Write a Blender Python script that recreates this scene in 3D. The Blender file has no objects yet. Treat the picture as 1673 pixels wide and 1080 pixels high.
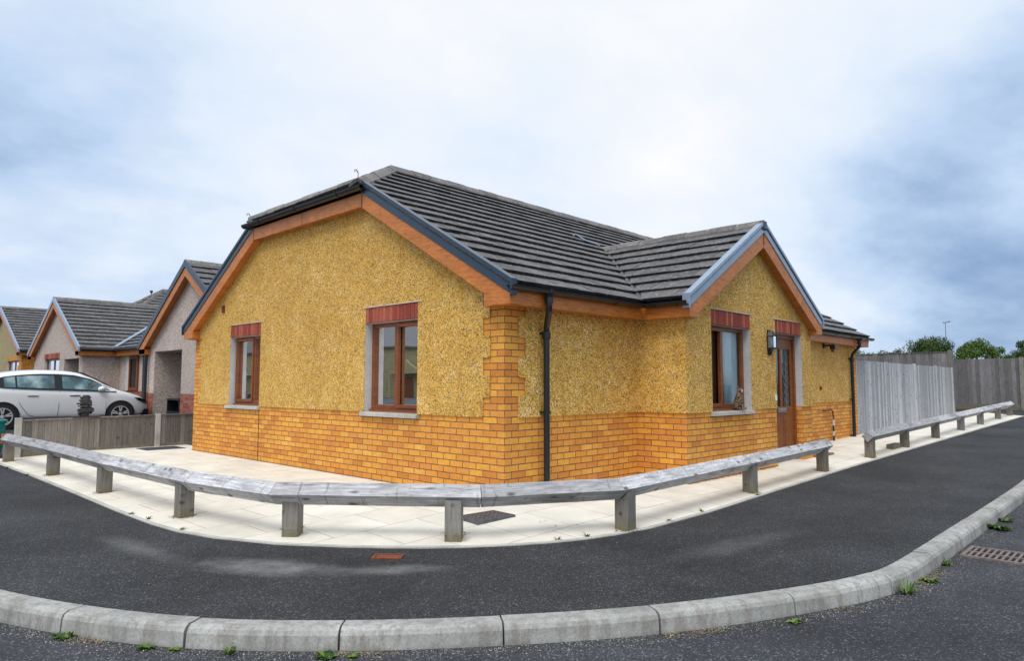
import bpy, bmesh, math, random
from mathutils import Vector, Matrix, noise
random.seed(7)
C = bpy.data.collections.new("place"); bpy.context.scene.collection.children.link(C)
R = math.radians
V = Vector

# ------------------------------------------------------------------ node helpers
def mat(name):
    m = bpy.data.materials.new(name); m.use_nodes = True
    nt = m.node_tree; b = nt.nodes['Principled BSDF']
    return m, nt, b
def nd(nt, typ, inputs=None, **kw):
    n = nt.nodes.new(typ)
    for k, v in kw.items(): setattr(n, k, v)
    if inputs:
        for k, v in inputs.items():
            if hasattr(v, 'is_output') or isinstance(v, bpy.types.NodeSocket): nt.links.new(v, n.inputs[k])
            else: n.inputs[k].default_value = v
    return n
def ramp(nt, fac, stops, interp='LINEAR'):
    r = nt.nodes.new('ShaderNodeValToRGB'); r.color_ramp.interpolation = interp
    e = r.color_ramp.elements
    while len(e) < len(stops): e.new(.5)
    for i, (p, c) in enumerate(stops):
        e[i].position = p
        e[i].color = (c, c, c, 1) if isinstance(c, (int, float)) else (*c, 1)
    nt.links.new(fac, r.inputs[0]); return r.outputs[0]
def mixc(nt, fac, a, b, mode='MIX'):
    n = nt.nodes.new('ShaderNodeMix'); n.data_type = 'RGBA'; n.blend_type = mode
    for s, v in ((n.inputs[0], fac), (n.inputs[6], a), (n.inputs[7], b)):
        if isinstance(v, bpy.types.NodeSocket): nt.links.new(v, s)
        elif isinstance(v, (int, float)): s.default_value = v
        else: s.default_value = (*v, 1)
    return n.outputs[2]
def math_(nt, op, a, b=0.0, clamp=False):
    n = nt.nodes.new('ShaderNodeMath'); n.operation = op; n.use_clamp = clamp
    for s, v in ((n.inputs[0], a), (n.inputs[1], b)):
        if isinstance(v, bpy.types.NodeSocket): nt.links.new(v, s)
        else: s.default_value = v
    return n.outputs[0]
def bump(nt, b, h, strength=.5, dist=.01):
    n = nd(nt, 'ShaderNodeBump', {'Strength': strength, 'Distance': dist, 'Height': h})
    nt.links.new(n.outputs[0], b.inputs['Normal'])
def coord(nt, kind='Object', scale=(1, 1, 1)):
    t = nt.nodes.new('ShaderNodeTexCoord')
    if scale == (1, 1, 1): return t.outputs[kind]
    return nd(nt, 'ShaderNodeMapping', {'Vector': t.outputs[kind], 'Scale': scale}).outputs[0]
def noi(nt, vec, scale, detail=4, rough=.6, out=0):
    return nd(nt, 'ShaderNodeTexNoise', {'Vector': vec, 'Scale': scale, 'Detail': detail, 'Roughness': rough}).outputs[out]
def setc(nt, b, c):
    if isinstance(c, bpy.types.NodeSocket): nt.links.new(c, b.inputs['Base Color'])
    else: b.inputs['Base Color'].default_value = (*c, 1)
def rnd(nt): return nd(nt, 'ShaderNodeAttribute', attribute_name='rnd').outputs['Fac']
def simple(name, col, rough=.6, metal=0, var=.12, scale=6, spec=.5):
    m, nt, b = mat(name)
    o = coord(nt); n = noi(nt, o, scale, 5)
    v = ramp(nt, n, [(.25, 1 - var), (.75, 1 + var)])
    setc(nt, b, mixc(nt, 1, col, v, 'MULTIPLY'))
    b.inputs['Roughness'].default_value = rough; b.inputs['Metallic'].default_value = metal
    b.inputs['Specular IOR Level'].default_value = spec
    return m

def pebbledash(name, stops, patch=((.9, .9, .9), (1.12, 1.1, 1.05)), pale=0.0):
    m, nt, b = mat(name); o = coord(nt)
    vo = nd(nt, 'ShaderNodeTexVoronoi', {'Vector': o, 'Scale': 88.0})
    sp = nd(nt, 'ShaderNodeSeparateColor', {'Color': vo.outputs['Color']})
    c = ramp(nt, sp.outputs[0], stops, 'CONSTANT')
    v2 = nd(nt, 'ShaderNodeTexVoronoi', {'Vector': o, 'Scale': 140.0})
    s2 = nd(nt, 'ShaderNodeSeparateColor', {'Color': v2.outputs['Color']})
    c = mixc(nt, 1, c, ramp(nt, s2.outputs[1], [(0, .76), (1, 1.22)]), 'MULTIPLY')
    gap = ramp(nt, vo.outputs['Distance'], [(.42, 1), (.8, .6)])
    c = mixc(nt, 1, c, gap, 'MULTIPLY')
    big = noi(nt, o, 1.3, 6, .65)
    md = noi(nt, o, 11, 4, .7)
    c = mixc(nt, math_(nt, 'MULTIPLY', ramp(nt, noi(nt, o, 2.4, 6, .7), [(.48, 0), (.66, 1)]), pale), c, mixc(nt, 1, c, (1.12, 1.22, 1.7), 'MULTIPLY'))
    c = mixc(nt, 1, c, ramp(nt, md, [(.3, (.80, .78, .72)), (.7, (1.14, 1.14, 1.12))]), 'MULTIPLY')
    c = mixc(nt, 1, c, ramp(nt, big, [(.3, patch[0]), (.7, patch[1])]), 'MULTIPLY')
    setc(nt, b, c); b.inputs['Roughness'].default_value = .85
    bump(nt, b, math_(nt, 'SUBTRACT', 1, vo.outputs['Distance']), .8, .012)
    return m
M = {}
M['dash'] = pebbledash('buff pebbledash', [(0, (.26, .11, .018)), (.09, (.58, .29, .04)), (.26, (.82, .455, .068)), (.60, (.90, .57, .125)), (.82, (.92, .69, .26)), (.95, (.93, .86, .62))], ((.90, .86, .76), (1.10, 1.10, 1.12)), .85)
M['pinkdash'] = pebbledash('pinkish grey pebbledash', [(0, (.34, .24, .21)), (.15, (.56, .45, .42)), (.4, (.72, .60, .57)), (.7, (.82, .72, .69)), (.9, (.86, .82, .80))])
M['paledash'] = pebbledash('pale yellow pebbledash', [(0, (.22, .16, .07)), (.2, (.42, .34, .16)), (.45, (.58, .48, .26)), (.8, (.70, .63, .42))])

def brick(name, stops, mortar, weather=(.5, .4, .25)):
    m, nt, b = mat(name); uv = coord(nt, 'UV')
    wob = noi(nt, uv, 3, 2, out=1)
    uvw = nd(nt, 'ShaderNodeVectorMath', {0: uv, 1: wob}, operation='ADD')
    bt = nd(nt, 'ShaderNodeTexBrick', {'Vector': uv, 'Color1': (0, 0, 0, 1), 'Color2': (1, 1, 1, 1), 'Mortar': (.5, .5, .5, 1), 'Scale': 1.0, 'Mortar Size': .0055, 'Mortar Smooth': .2, 'Bias': 0.0, 'Brick Width': .225, 'Row Height': .075})
    bt.offset = .5; bt.squash = 1
    c = ramp(nt, bt.outputs['Color'], stops)
    n1 = noi(nt, uv, 22, 5, .7); n2 = noi(nt, uv, 1.1, 5, .6)
    c = mixc(nt, 1, c, ramp(nt, n1, [(.25, .76), (.75, 1.2)]), 'MULTIPLY')
    c = mixc(nt, 1, c, ramp(nt, n2, [(.3, (.86, .8, .74)), (.7, (1.08, 1.08, 1.02))]), 'MULTIPLY')
    mo = mixc(nt, ramp(nt, noi(nt, uv, 8, 3), [(.4, 0), (.65, 1)]), mortar, tuple(x * 1.9 for x in mortar))
    c = mixc(nt, bt.outputs['Fac'], c, mo)
    setc(nt, b, c); b.inputs['Roughness'].default_value = .82
    h = math_(nt, 'SUBTRACT', math_(nt, 'MULTIPLY', n1, .35), bt.outputs['Fac'])
    bump(nt, b, h, .7, .006)
    return m
M['brick'] = brick('orange buff brick', [(0, (.58, .21, .035)), (.2, (.70, .285, .042)), (.45, (.75, .335, .052)), (.7, (.79, .385, .055)), (.88, (.66, .25, .05)), (1, (.83, .44, .085))], (.10, .055, .03))
M['redbrick'] = brick('dark red brick', [(0, (.22, .05, .03)), (.5, (.33, .09, .06)), (1, (.42, .14, .10))], (.16, .12, .10))

def soldier():
    m, nt, b = mat('red soldier brick'); o = coord(nt); r = rnd(nt)
    c = ramp(nt, r, [(0, (.20, .035, .022)), (.5, (.32, .06, .036)), (1, (.43, .12, .07))])
    n = noi(nt, o, 30, 4, .7)
    c = mixc(nt, 1, c, ramp(nt, n, [(.3, .75), (.7, 1.25)]), 'MULTIPLY')
    c = mixc(nt, ramp(nt, noi(nt, o, 70, 2), [(.68, 0), (.74, .5)]), c, (.55, .45, .42))
    setc(nt, b, c); b.inputs['Roughness'].default_value = .85; bump(nt, b, n, .4, .004); return m
M['soldier'] = soldier()

def oak(name, base=(.56, .185, .030), dark=(.34, .095, .016), rough=.42):
    m, nt, b = mat(name); o = coord(nt)
    n = noi(nt, nd(nt, 'ShaderNodeMapping', {'Vector': o, 'Scale': (3, 3, 28)}).outputs[0], 2.5, 6, .65)
    c = ramp(nt, n, [(.3, dark), (.55, base), (.8, tuple(x * 1.25 for x in base))])
    k = noi(nt, o, 5, 4, .7); c = mixc(nt, 1, c, ramp(nt, k, [(.3, .82), (.7, 1.15)]), 'MULTIPLY')
    setc(nt, b, c); b.inputs['Roughness'].default_value = rough; bump(nt, b, n, .12, .003); return m
M['oak'] = oak('golden oak board'); M['frame'] = oak('brown window frame', (.24, .072, .018), (.13, .034, .010), .35)
M['door'] = oak('brown door', (.25, .08, .018), (.15, .045, .012), .4)

def weathered(name, light, darkc, warm=None, knots=True, grain=(1.2, 14, 14), rail=False, moss=False):
    """grain runs along the object's local X"""
    m, nt, b = mat(name); o = coord(nt); r = rnd(nt)
    sh = nd(nt, 'ShaderNodeCombineXYZ', {0: math_(nt, 'MULTIPLY', r, 37), 1: math_(nt, 'MULTIPLY', r, 11), 2: math_(nt, 'MULTIPLY', r, 5)}).outputs[0]
    ov = nd(nt, 'ShaderNodeVectorMath', {0: o, 1: sh}, operation='ADD').outputs[0]
    g = nd(nt, 'ShaderNodeMapping', {'Vector': ov, 'Scale': grain}).outputs[0]
    n = noi(nt, g, 3, 8, .75)
    c = ramp(nt, n, [(.25, darkc), (.5, tuple((a + b_) / 2 for a, b_ in zip(light, darkc))), (.72, light)])
    c = mixc(nt, 1, c, ramp(nt, r, [(0, .62), (1, 1.22)]), 'MULTIPLY')
    blot = noi(nt, ov, 3.2, 5, .7)
    c = mixc(nt, ramp(nt, blot, [(.52, 0), (.68, .75)]), c, tuple(x * .55 for x in light))
    if rail:
        pt = noi(nt, nd(nt, 'ShaderNodeMapping', {'Vector': ov, 'Scale': (.9, 3, 3)}).outputs[0], 1.6, 5, .6)
        c = mixc(nt, ramp(nt, pt, [(.52, 0), (.66, .75)]), c, (.15, .15, .155))
        ck = noi(nt, nd(nt, 'ShaderNodeMapping', {'Vector': ov, 'Scale': (.9, 26, 26), 'Rotation': (0, 0, .05)}).outputs[0], 2.0, 3, .5)
        c = mixc(nt, ramp(nt, ck, [(.485, 0), (.5, .8), (.515, 0)]), c, (.03, .03, .03))
        xc = noi(nt, nd(nt, 'ShaderNodeMapping', {'Vector': ov, 'Scale': (16, 2, 2)}).outputs[0], 1.6, 3, .6)
        c = mixc(nt, math_(nt, 'MULTIPLY', ramp(nt, xc, [(.60, 0), (.68, 1)]), .5), c, (.10, .10, .105))
    if moss:
        zc = nd(nt, 'ShaderNodeSeparateXYZ', {0: o}).outputs[2]
        zf = math_(nt, 'ADD', zc, math_(nt, 'MULTIPLY', noi(nt, ov, 9, 5, .7), .22))
        c = mixc(nt, ramp(nt, zf, [(.12, .75), (.24, 0)]), c, (.16, .14, .05))
    if warm: c = mixc(nt, ramp(nt, noi(nt, ov, 1.4, 3), [(.45, 0), (.7, .6)]), c, warm)
    if knots:
        kv = nd(nt, 'ShaderNodeTexVoronoi', {'Vector': nd(nt, 'ShaderNodeMapping', {'Vector': ov, 'Scale': (1.9, 4, 4)}).outputs[0], 'Scale': 1.9})
        kf = ramp(nt, kv.outputs['Distance'], [(.07, 1), (.2, 0)])
        c = mixc(nt, math_(nt, 'MULTIPLY', kf, .8), c, (.035, .03, .027))
    setc(nt, b, c); b.inputs['Roughness'].default_value = .85; bump(nt, b, n, .35, .004); return m
M['rail'] = weathered('weathered rail timber', (.74, .74, .76), (.20, .195, .20), rail=True)
M['post'] = weathered('weathered post timber', (.32, .31, .29), (.09, .082, .072), (.18, .15, .10), True, (14, 14, 1.2), moss=True)
M['board'] = weathered('weathered brown fence board', (.33, .30, .27), (.09, .08, .07), None, True, (14, 14, 1.0))
M['boardlight'] = weathered('silvered fence board', (.57, .58, .62), (.25, .255, .275), None, True, (14, 14, 1.0))
M['boarddark'] = weathered('aged fence board', (.29, .275, .28), (.085, .078, .08), None, True, (14, 14, 1.0))

def tile(name, base, hi):
    m, nt, b = mat(name); o = coord(nt); r = rnd(nt)
    c = ramp(nt, r, [(0, tuple(x * .72 for x in base)), (1, tuple(x * 1.35 for x in base))])
    st = noi(nt, nd(nt, 'ShaderNodeMapping', {'Vector': o, 'Scale': (3, 3, 3)}).outputs[0], 3.5, 8, .78)
    c = mixc(nt, ramp(nt, st, [(.47, 0), (.72, .75)]), c, hi)
    sp = nd(nt, 'ShaderNodeTexVoronoi', {'Vector': o, 'Scale': 13.0})
    sc = nd(nt, 'ShaderNodeSeparateColor', {'Color': sp.outputs['Color']})
    spot = math_(nt, 'MULTIPLY', ramp(nt, sp.outputs['Distance'], [(.14, 1), (.26, 0)]), ramp(nt, sc.outputs[0], [(.5, 0), (.56, 1)]))
    c = mixc(nt, math_(nt, 'MULTIPLY', spot, .7), c, (.42, .42, .38))
    fine = noi(nt, o, 60, 3, .7)
    c = mixc(nt, 1, c, ramp(nt, fine, [(.3, .7), (.7, 1.3)]), 'MULTIPLY')
    setc(nt, b, c); b.inputs['Roughness'].default_value = .62; b.inputs['Specular IOR Level'].default_value = .45
    bump(nt, b, math_(nt, 'ADD', fine, st), .45, .006); return m
M['tile'] = tile('dark grey roof tile', (.085, .082, .085), (.27, .26, .25))
M['ridge'] = tile('grey ridge tile', (.13, .12, .115), (.34, .31, .28))

def concrete(name, base, stain=.5, scale=2.0):
    m, nt, b = mat(name); o = coord(nt)
    n = noi(nt, o, scale, 8, .7); f = noi(nt, o, 55, 4, .75)
    c = ramp(nt, n, [(.3, tuple(x * (1 - stain) for x in base)), (.52, base), (.75, tuple(min(.85, x * 1.18) for x in base))])
    c = mixc(nt, 1, c, ramp(nt, f, [(.3, .8), (.7, 1.15)]), 'MULTIPLY')
    setc(nt, b, c); b.inputs['Roughness'].default_value = .9; bump(nt, b, f, .35, .004); return m
M['concrete'] = concrete('pale concrete', (.50, .49, .45), .35); M['reveal'] = concrete('smooth grey render', (.55, .54, .54), .18)

def kerbmat():
    m, nt, b = mat('kerb concrete'); o = coord(nt)
    n = noi(nt, o, 1.6, 8, .72); f = noi(nt, o, 60, 4, .75)
    s = noi(nt, nd(nt, 'ShaderNodeMapping', {'Vector': o, 'Scale': (5, 5, 1.2)}).outputs[0], 2.2, 7, .7)
    c = ramp(nt, n, [(.3, (.22, .22, .205)), (.52, (.38, .38, .36)), (.8, (.56, .56, .54))])
    c = mixc(nt, ramp(nt, s, [(.48, 0), (.58, .62)]), c, (.22, .20, .18))
    z = nd(nt, 'ShaderNodeSeparateXYZ', {0: o}).outputs[2]
    # algae and dirt splashed along the foot of the stones
    zz = math_(nt, 'ADD', z, math_(nt, 'MULTIPLY', n, .09))
    c = mixc(nt, ramp(nt, math_(nt, 'MULTIPLY_ADD', zz, 5), [(0, .85), (.12, 0)]) if 0 else math_(nt, 'MULTIPLY', ramp(nt, math_(nt, 'MULTIPLY', math_(nt, 'ADD', zz, .12), 8), [(.25, 1), (.6, 0)]), .75), c, (.17, .19, .17))
    c = mixc(nt, 1, c, ramp(nt, f, [(.3, .75), (.7, 1.18)]), 'MULTIPLY')
    setc(nt, b, c); b.inputs['Roughness'].default_value = .9; bump(nt, b, f, .5, .005); return m
M['kerb'] = kerbmat()

def tarmac(name, base, sc, chip, stain=False, bs=.6):
    m, nt, b = mat(name); o = coord(nt)
    v = nd(nt, 'ShaderNodeTexVoronoi', {'Vector': o, 'Scale': sc})
    s = nd(nt, 'ShaderNodeSeparateColor', {'Color': v.outputs['Color']})
    c = ramp(nt, s.outputs[0], [(0, tuple(x * .62 for x in base)), (.5, base), (.9, tuple(x * 1.35 for x in base)), (.992, chip)])
    big = noi(nt, o, .55, 7, .62)
    c = mixc(nt, 1, c, ramp(nt, big, [(.3, (.60, .60, .61)), (.7, (1.5, 1.52, 1.58))]), 'MULTIPLY')
    mid = noi(nt, o, 5, 5, .7)
    c = mixc(nt, 1, c, ramp(nt, mid, [(.3, .85), (.7, 1.15)]), 'MULTIPLY')
    if stain:   # dried pale silt left by a puddle
        for (sx, sy, rx, ry, rot, amt) in ((-2.95, -.42, .30, .75, 32, .75), (-2.35, -1.15, .18, .6, 52, .55), (-3.4, .9, .2, .9, 5, .4), (.2, -2.6, .25, 1.1, 80, .22)):
            mp = nd(nt, 'ShaderNodeMapping', {'Vector': o, 'Location': (sx, sy, 0), 'Rotation': (0, 0, R(rot)), 'Scale': (rx, ry, 5)}, vector_type='TEXTURE')
            wv = nd(nt, 'ShaderNodeVectorMath', {0: mp.outputs[0], 1: nd(nt, 'ShaderNodeVectorMath', {0: noi(nt, o, 2.2, 4, .6, 1), 1: (.5, .5, .5)}, operation='SUBTRACT').outputs[0]}, operation='ADD')
            ln = nd(nt, 'ShaderNodeVectorMath', {0: wv.outputs[0]}, operation='LENGTH').outputs['Value']
            f = math_(nt, 'MULTIPLY', ramp(nt, ln, [(.1, 1), (1, 0)], 'EASE'), amt)
            f = math_(nt, 'MULTIPLY', f, ramp(nt, noi(nt, o, 7, 5, .75), [(.3, .3), (.65, 1)]))
            c = mixc(nt, f, c, (.27, .27, .27))
    setc(nt, b, c); b.inputs['Roughness'].default_value = .88; b.inputs['Specular IOR Level'].default_value = .3
    bump(nt, b, v.outputs['Distance'], bs, .006); return m
M['tarmac'] = tarmac('smooth dark tarmac', (.031, .032, .033), 150, (.17, .17, .17), True)
M['road'] = tarmac('coarse road tarmac', (.046, .047, .052), 120, (.20, .20, .21), False, .9)

def paving():
    m, nt, b = mat('cream paving slab'); uv = coord(nt, 'UV'); o = coord(nt)
    bt = nd(nt, 'ShaderNodeTexBrick', {'Vector': uv, 'Color1': (0, 0, 0, 1), 'Color2': (1, 1, 1, 1), 'Mortar': (0, 0, 0, 1), 'Scale': 1.0, 'Mortar Size': .0045, 'Mortar Smooth': .3, 'Brick Width': .6, 'Row Height': .6})
    bt.offset = 0.5
    c = ramp(nt, bt.outputs['Color'], [(0, (.74, .71, .63)), (1, (.80, .775, .70))])
    n = noi(nt, o, 1.5, 7, .65)
    c = mixc(nt, 1, c, ramp(nt, n, [(.3, (.80, .80, .78)), (.65, (1.06, 1.05, 1.03))]), 'MULTIPLY')
    c = mixc(nt, ramp(nt, noi(nt, o, 9, 5, .8), [(.64, 0), (.8, .35)]), c, (.36, .34, .29))
    jf = math_(nt, 'MULTIPLY', bt.outputs['Fac'], ramp(nt, noi(nt, o, 2.2, 3), [(.35, .35), (.6, 1)]))
    c = mixc(nt, jf, c, (.24, .22, .185))
    setc(nt, b, c); b.inputs['Roughness'].default_value = .85
    bump(nt, b, math_(nt, 'SUBTRACT', noi(nt, o, 70, 3), bt.outputs['Fac']), .3, .004); return m
M['paving'] = paving()

def glass():
    m, nt, b = mat('window glass'); nt.nodes.remove(b)
    o = coord(nt)
    gl = nd(nt, 'ShaderNodeBsdfGlossy', {'Color': (.95, .98, 1, 1), 'Roughness': .015})
    wn = nd(nt, 'ShaderNodeBump', {'Strength': .05, 'Distance': .02, 'Height': noi(nt, o, 1.6, 1)})
    nt.links.new(wn.outputs[0], gl.inputs['Normal'])
    tr = nd(nt, 'ShaderNodeBsdfTransparent', {'Color': (.86, .93, .93, 1)})
    fr = nd(nt, 'ShaderNodeFresnel', {'IOR': 1.6})
    f = math_(nt, 'ADD', fr.outputs[0], .05, True)
    mx = nd(nt, 'ShaderNodeMixShader', {0: f, 1: tr.outputs[0], 2: gl.outputs[0]})
    nt.links.new(mx.outputs[0], nt.nodes['Material Output'].inputs[0]); return m
M['glass'] = glass()
M['curtain'] = simple('pale blue net curtain', (.80, .92, .96), .9, var=.06)
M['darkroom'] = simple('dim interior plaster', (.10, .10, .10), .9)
M['black'] = simple('black plastic', (.012, .014, .018), .32, var=.2)
M['trim'] = simple('slate blue verge trim', (.022, .042, .07), .3, .0, .2)
M['trimsheen'] = simple('verge trim with painted sky sheen', (.30, .38, .48), .3, .3, .12)  # paler than the main trim: the wing's sky reflection is put into the colour
M['lead'] = simple('grey lead', (.24, .25, .27), .5, .4, .25)
M['steel'] = simple('galvanised steel', (.55, .57, .6), .35, .9)
M['white'] = simple('white plastic', (.75, .75, .74), .4)
M['redp'] = simple('red film', (.5, .04, .03), .4)
M['chrome'] = simple('brushed metal', (.6, .6, .6), .28, .95)
M['rimsilver'] = simple('silver alloy', (.55, .55, .57), .35, .2)
M['carpaint'] = simple('white car paint', (.78, .79, .80), .22, var=.02)
M['carpaint'].node_tree.nodes['Principled BSDF'].inputs['Coat Weight'].default_value = .8
M['tyre'] = simple('tyre rubber', (.018, .018, .019), .8)
M['blackgloss'] = simple('gloss black', (.006, .007, .009), .12)
M['tail'] = simple('red lamp', (.35, .01, .01), .2)
M['seat'] = simple('pale seat fabric', (.42, .42, .40), .9)
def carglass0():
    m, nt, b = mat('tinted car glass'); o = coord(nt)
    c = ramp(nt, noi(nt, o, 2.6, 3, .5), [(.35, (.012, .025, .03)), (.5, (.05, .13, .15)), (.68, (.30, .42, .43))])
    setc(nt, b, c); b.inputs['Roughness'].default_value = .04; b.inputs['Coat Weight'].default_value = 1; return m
def carglass():
    m, nt, b = mat('tinted car glass'); nt.nodes.remove(b)
    gl = nd(nt, 'ShaderNodeBsdfGlossy', {'Color': (.9, 1, 1, 1), 'Roughness': .02})
    tr = nd(nt, 'ShaderNodeBsdfTransparent', {'Color': (.38, .55, .56, 1)})
    f = math_(nt, 'ADD', nd(nt, 'ShaderNodeFresnel', {'IOR': 1.7}).outputs[0], .12, True)
    mx = nd(nt, 'ShaderNodeMixShader', {0: f, 1: tr.outputs[0], 2: gl.outputs[0]})
    nt.links.new(mx.outputs[0], nt.nodes['Material Output'].inputs[0]); return m
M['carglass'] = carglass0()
M['teal'] = simple('teal glaze', (.01, .23, .22), .15, var=.4, scale=14)
M['slate'] = simple('dark slate', (.035, .032, .036), .55, var=.5, scale=14)
M['rust'] = simple('rusty iron', (.20, .055, .022), .8, .2, .5, 20)
M['iron'] = simple('dark galvanised iron', (.11, .125, .15), .45, .4, .35, 14)
M['grate'] = simple('rusted grate iron', (.21, .165, .15), .6, .3, .5, 18)
M['pit'] = simple('dark drain silt', (.01, .009, .008), .95)
M['soil'] = simple('brown dirt', (.10, .07, .045), .95, var=.4, scale=20)
M['orange'] = oak('fresh cut timber', (.50, .15, .03), (.32, .10, .03), .8)
M['green'] = simple('pale green roofing', (.22, .38, .30), .5)
M['mat'] = simple('brown doormat', (.25, .15, .08), .95, var=.35, scale=30)
def leafm(name, a, b_):
    m, nt, b = mat(name); r = rnd(nt)
    setc(nt, b, ramp(nt, r, [(0, a), (1, b_)])); b.inputs['Roughness'].default_value = .6
    b.inputs['Specular IOR Level'].default_value = .25
    return m
M['leaf'] = leafm('bush leaves', (.018, .045, .010), (.085, .15, .03))
M['leaf2'] = leafm('bright bush leaves', (.028, .07, .012), (.14, .23, .04))
M['weed'] = leafm('weed leaves', (.025, .07, .012), (.16, .24, .05))
M['dry'] = leafm('dry grass', (.09, .065, .035), (.46, .38, .24))
M['grit'] = leafm('loose grit', (.10, .085, .07), (.55, .52, .48))
M['bark'] = simple('bark', (.09, .065, .045), .9, var=.4)
M['grass'] = simple('mown grass', (.06, .10, .03), .95, var=.4, scale=4)

# ------------------------------------------------------------------ mesh builder
ORG = {}
class MB:
    def __init__(s): s.v = []; s.f = []; s.r = []; s.cur = None
    def rn(s): return random.random() if s.cur is None else s.cur
    def poly(s, pts, r=None):
        i = len(s.v); s.v += [V(p) for p in pts]; s.f.append(list(range(i, i + len(pts)))); s.r.append(s.rn() if r is None else r)
    def hexa(s, p, r=None):   # 8 pts: bottom 4, top 4
        r = s.rn() if r is None else r; i = len(s.v); s.v += [V(q) for q in p]
        for f in ((3, 2, 1, 0), (4, 5, 6, 7), (0, 1, 5, 4), (1, 2, 6, 5), (2, 3, 7, 6), (3, 0, 4, 7)):
            s.f.append([i + k for k in f]); s.r.append(r)
    def box(s, x0, x1, y0, y1, z0, z1, r=None):
        s.hexa([(x0, y0, z0), (x1, y0, z0), (x1, y1, z0), (x0, y1, z0), (x0, y0, z1), (x1, y0, z1), (x1, y1, z1), (x0, y1, z1)], r)
    def prism(s, pts, vec, r=None):
        r = s.rn() if r is None else r; n = len(pts); i = len(s.v); vec = V(vec)
        s.v += [V(p) for p in pts] + [V(p) + vec for p in pts]
        s.f.append([i + k for k in range(n)][::-1]); s.f.append([i + n + k for k in range(n)]); s.r += [r, r]
        for k in range(n): s.f.append([i + k, i + (k + 1) % n, i + n + (k + 1) % n, i + n + k]); s.r.append(r)
    def beam(s, a, b, prof, up=(0, 0, 1), r=None, capa=None):
        """extrude a 2-D profile (side, up) from a to b"""
        a = V(a); b = V(b); d = (b - a).normalized(); sd = d.cross(V(up)).normalized(); u = sd.cross(d)
        r = s.rn() if r is None else r; i = len(s.v); n = len(prof)
        for q in (a, b): s.v += [q + sd * x + u * y for x, y in prof]
        s.f.append([i + k for k in range(n)][::-1]); s.f.append([i + n + k for k in range(n)]); s.r += [r, r]
        for k in range(n): s.f.append([i + k, i + (k + 1) % n, i + n + (k + 1) % n, i + n + k]); s.r.append(r)
    def tube(s, pts, rad, n=12, r=None):
        pts = [V(p) for p in pts]; r = s.rn() if r is None else r; i = len(s.v); up = V((0, 0, 1))
        prev = None
        rr = rad if isinstance(rad, (list, tuple)) else [rad] * len(pts)
        for k, p in enumerate(pts):
            d = (pts[min(k + 1, len(pts) - 1)] - pts[max(k - 1, 0)]).normalized()
            if prev is None:
                sd = d.cross(up if abs(d.z) < .9 else V((1, 0, 0))).normalized()
            else: sd = (prev - d * prev.dot(d)).normalized()
            prev = sd; u = sd.cross(d)
            for j in range(n):
                t = 2 * math.pi * j / n; s.v.append(p + (sd * math.cos(t) + u * math.sin(t)) * rr[k])
        for k in range(len(pts) - 1):
            for j in range(n):
                s.f.append([i + k * n + j, i + k * n + (j + 1) % n, i + (k + 1) * n + (j + 1) % n, i + (k + 1) * n + j]); s.r.append(r)
        s.f.append([i + j for j in range(n)]); s.f.append([i + (len(pts) - 1) * n + j for j in range(n)][::-1]); s.r += [r, r]
    def lathe(s, prof, c, axis=(0, 0, 1), n=20, r=None, ring=False):
        if ring: prof = list(prof) + [prof[0]]
        ax = V(axis).normalized(); a = ax.orthogonal().normalized(); b = ax.cross(a); c = V(c)
        r = s.rn() if r is None else r; i = len(s.v)
        for rad, h in prof:
            for j in range(n):
                t = 2 * math.pi * j / n; s.v.append(c + ax * h + (a * math.cos(t) + b * math.sin(t)) * rad)
        for k in range(len(prof) - 1):
            for j in range(n):
                s.f.append([i + k * n + j, i + k * n + (j + 1) % n, i + (k + 1) * n + (j + 1) % n, i + (k + 1) * n + j]); s.r.append(r)
        if not ring: s.f.append([i + j for j in range(n)][::-1]); s.f.append([i + (len(prof) - 1) * n + j for j in range(n)]); s.r += [r, r]
    def clusters(s, tol=.004):
        par = list(range(len(s.v)))
        def fd(a):
            while par[a] != a: par[a] = par[par[a]]; a = par[a]
            return a
        for f in s.f:
            for k in f[1:]: par[fd(k)] = fd(f[0])
        gr = {}
        for i, f in enumerate(s.f): gr.setdefault(fd(f[0]), []).append(i)
        bx = []
        for fs in gr.values():
            vs = [s.v[k] for i in fs for k in s.f[i]]
            bx.append([[min(v[a] for v in vs) - tol for a in range(3)], [max(v[a] for v in vs) + tol for a in range(3)], fs])
        ch = True
        while ch:
            ch = False; out = []
            for b in bx:
                for o in out:
                    if all(b[0][a] <= o[1][a] and b[1][a] >= o[0][a] for a in range(3)):
                        o[0] = [min(p, q) for p, q in zip(o[0], b[0])]; o[1] = [max(p, q) for p, q in zip(o[1], b[1])]; o[2] = o[2] + b[2]; ch = True; break
                else: out.append(b)
            bx = out
        return [b[2] for b in bx]
    def builds(s, name, m, parent=None, **kw):
        res = []
        for fs in s.clusters():
            q = MB(); mp_ = {}
            for i in sorted(fs):
                f = []
                for k in s.f[i]:
                    if k not in mp_: mp_[k] = len(q.v); q.v.append(s.v[k])
                    f.append(mp_[k])
                q.f.append(f); q.r.append(s.r[i])
            res.append(q.build(name, m, parent, **kw))
        return res
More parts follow.
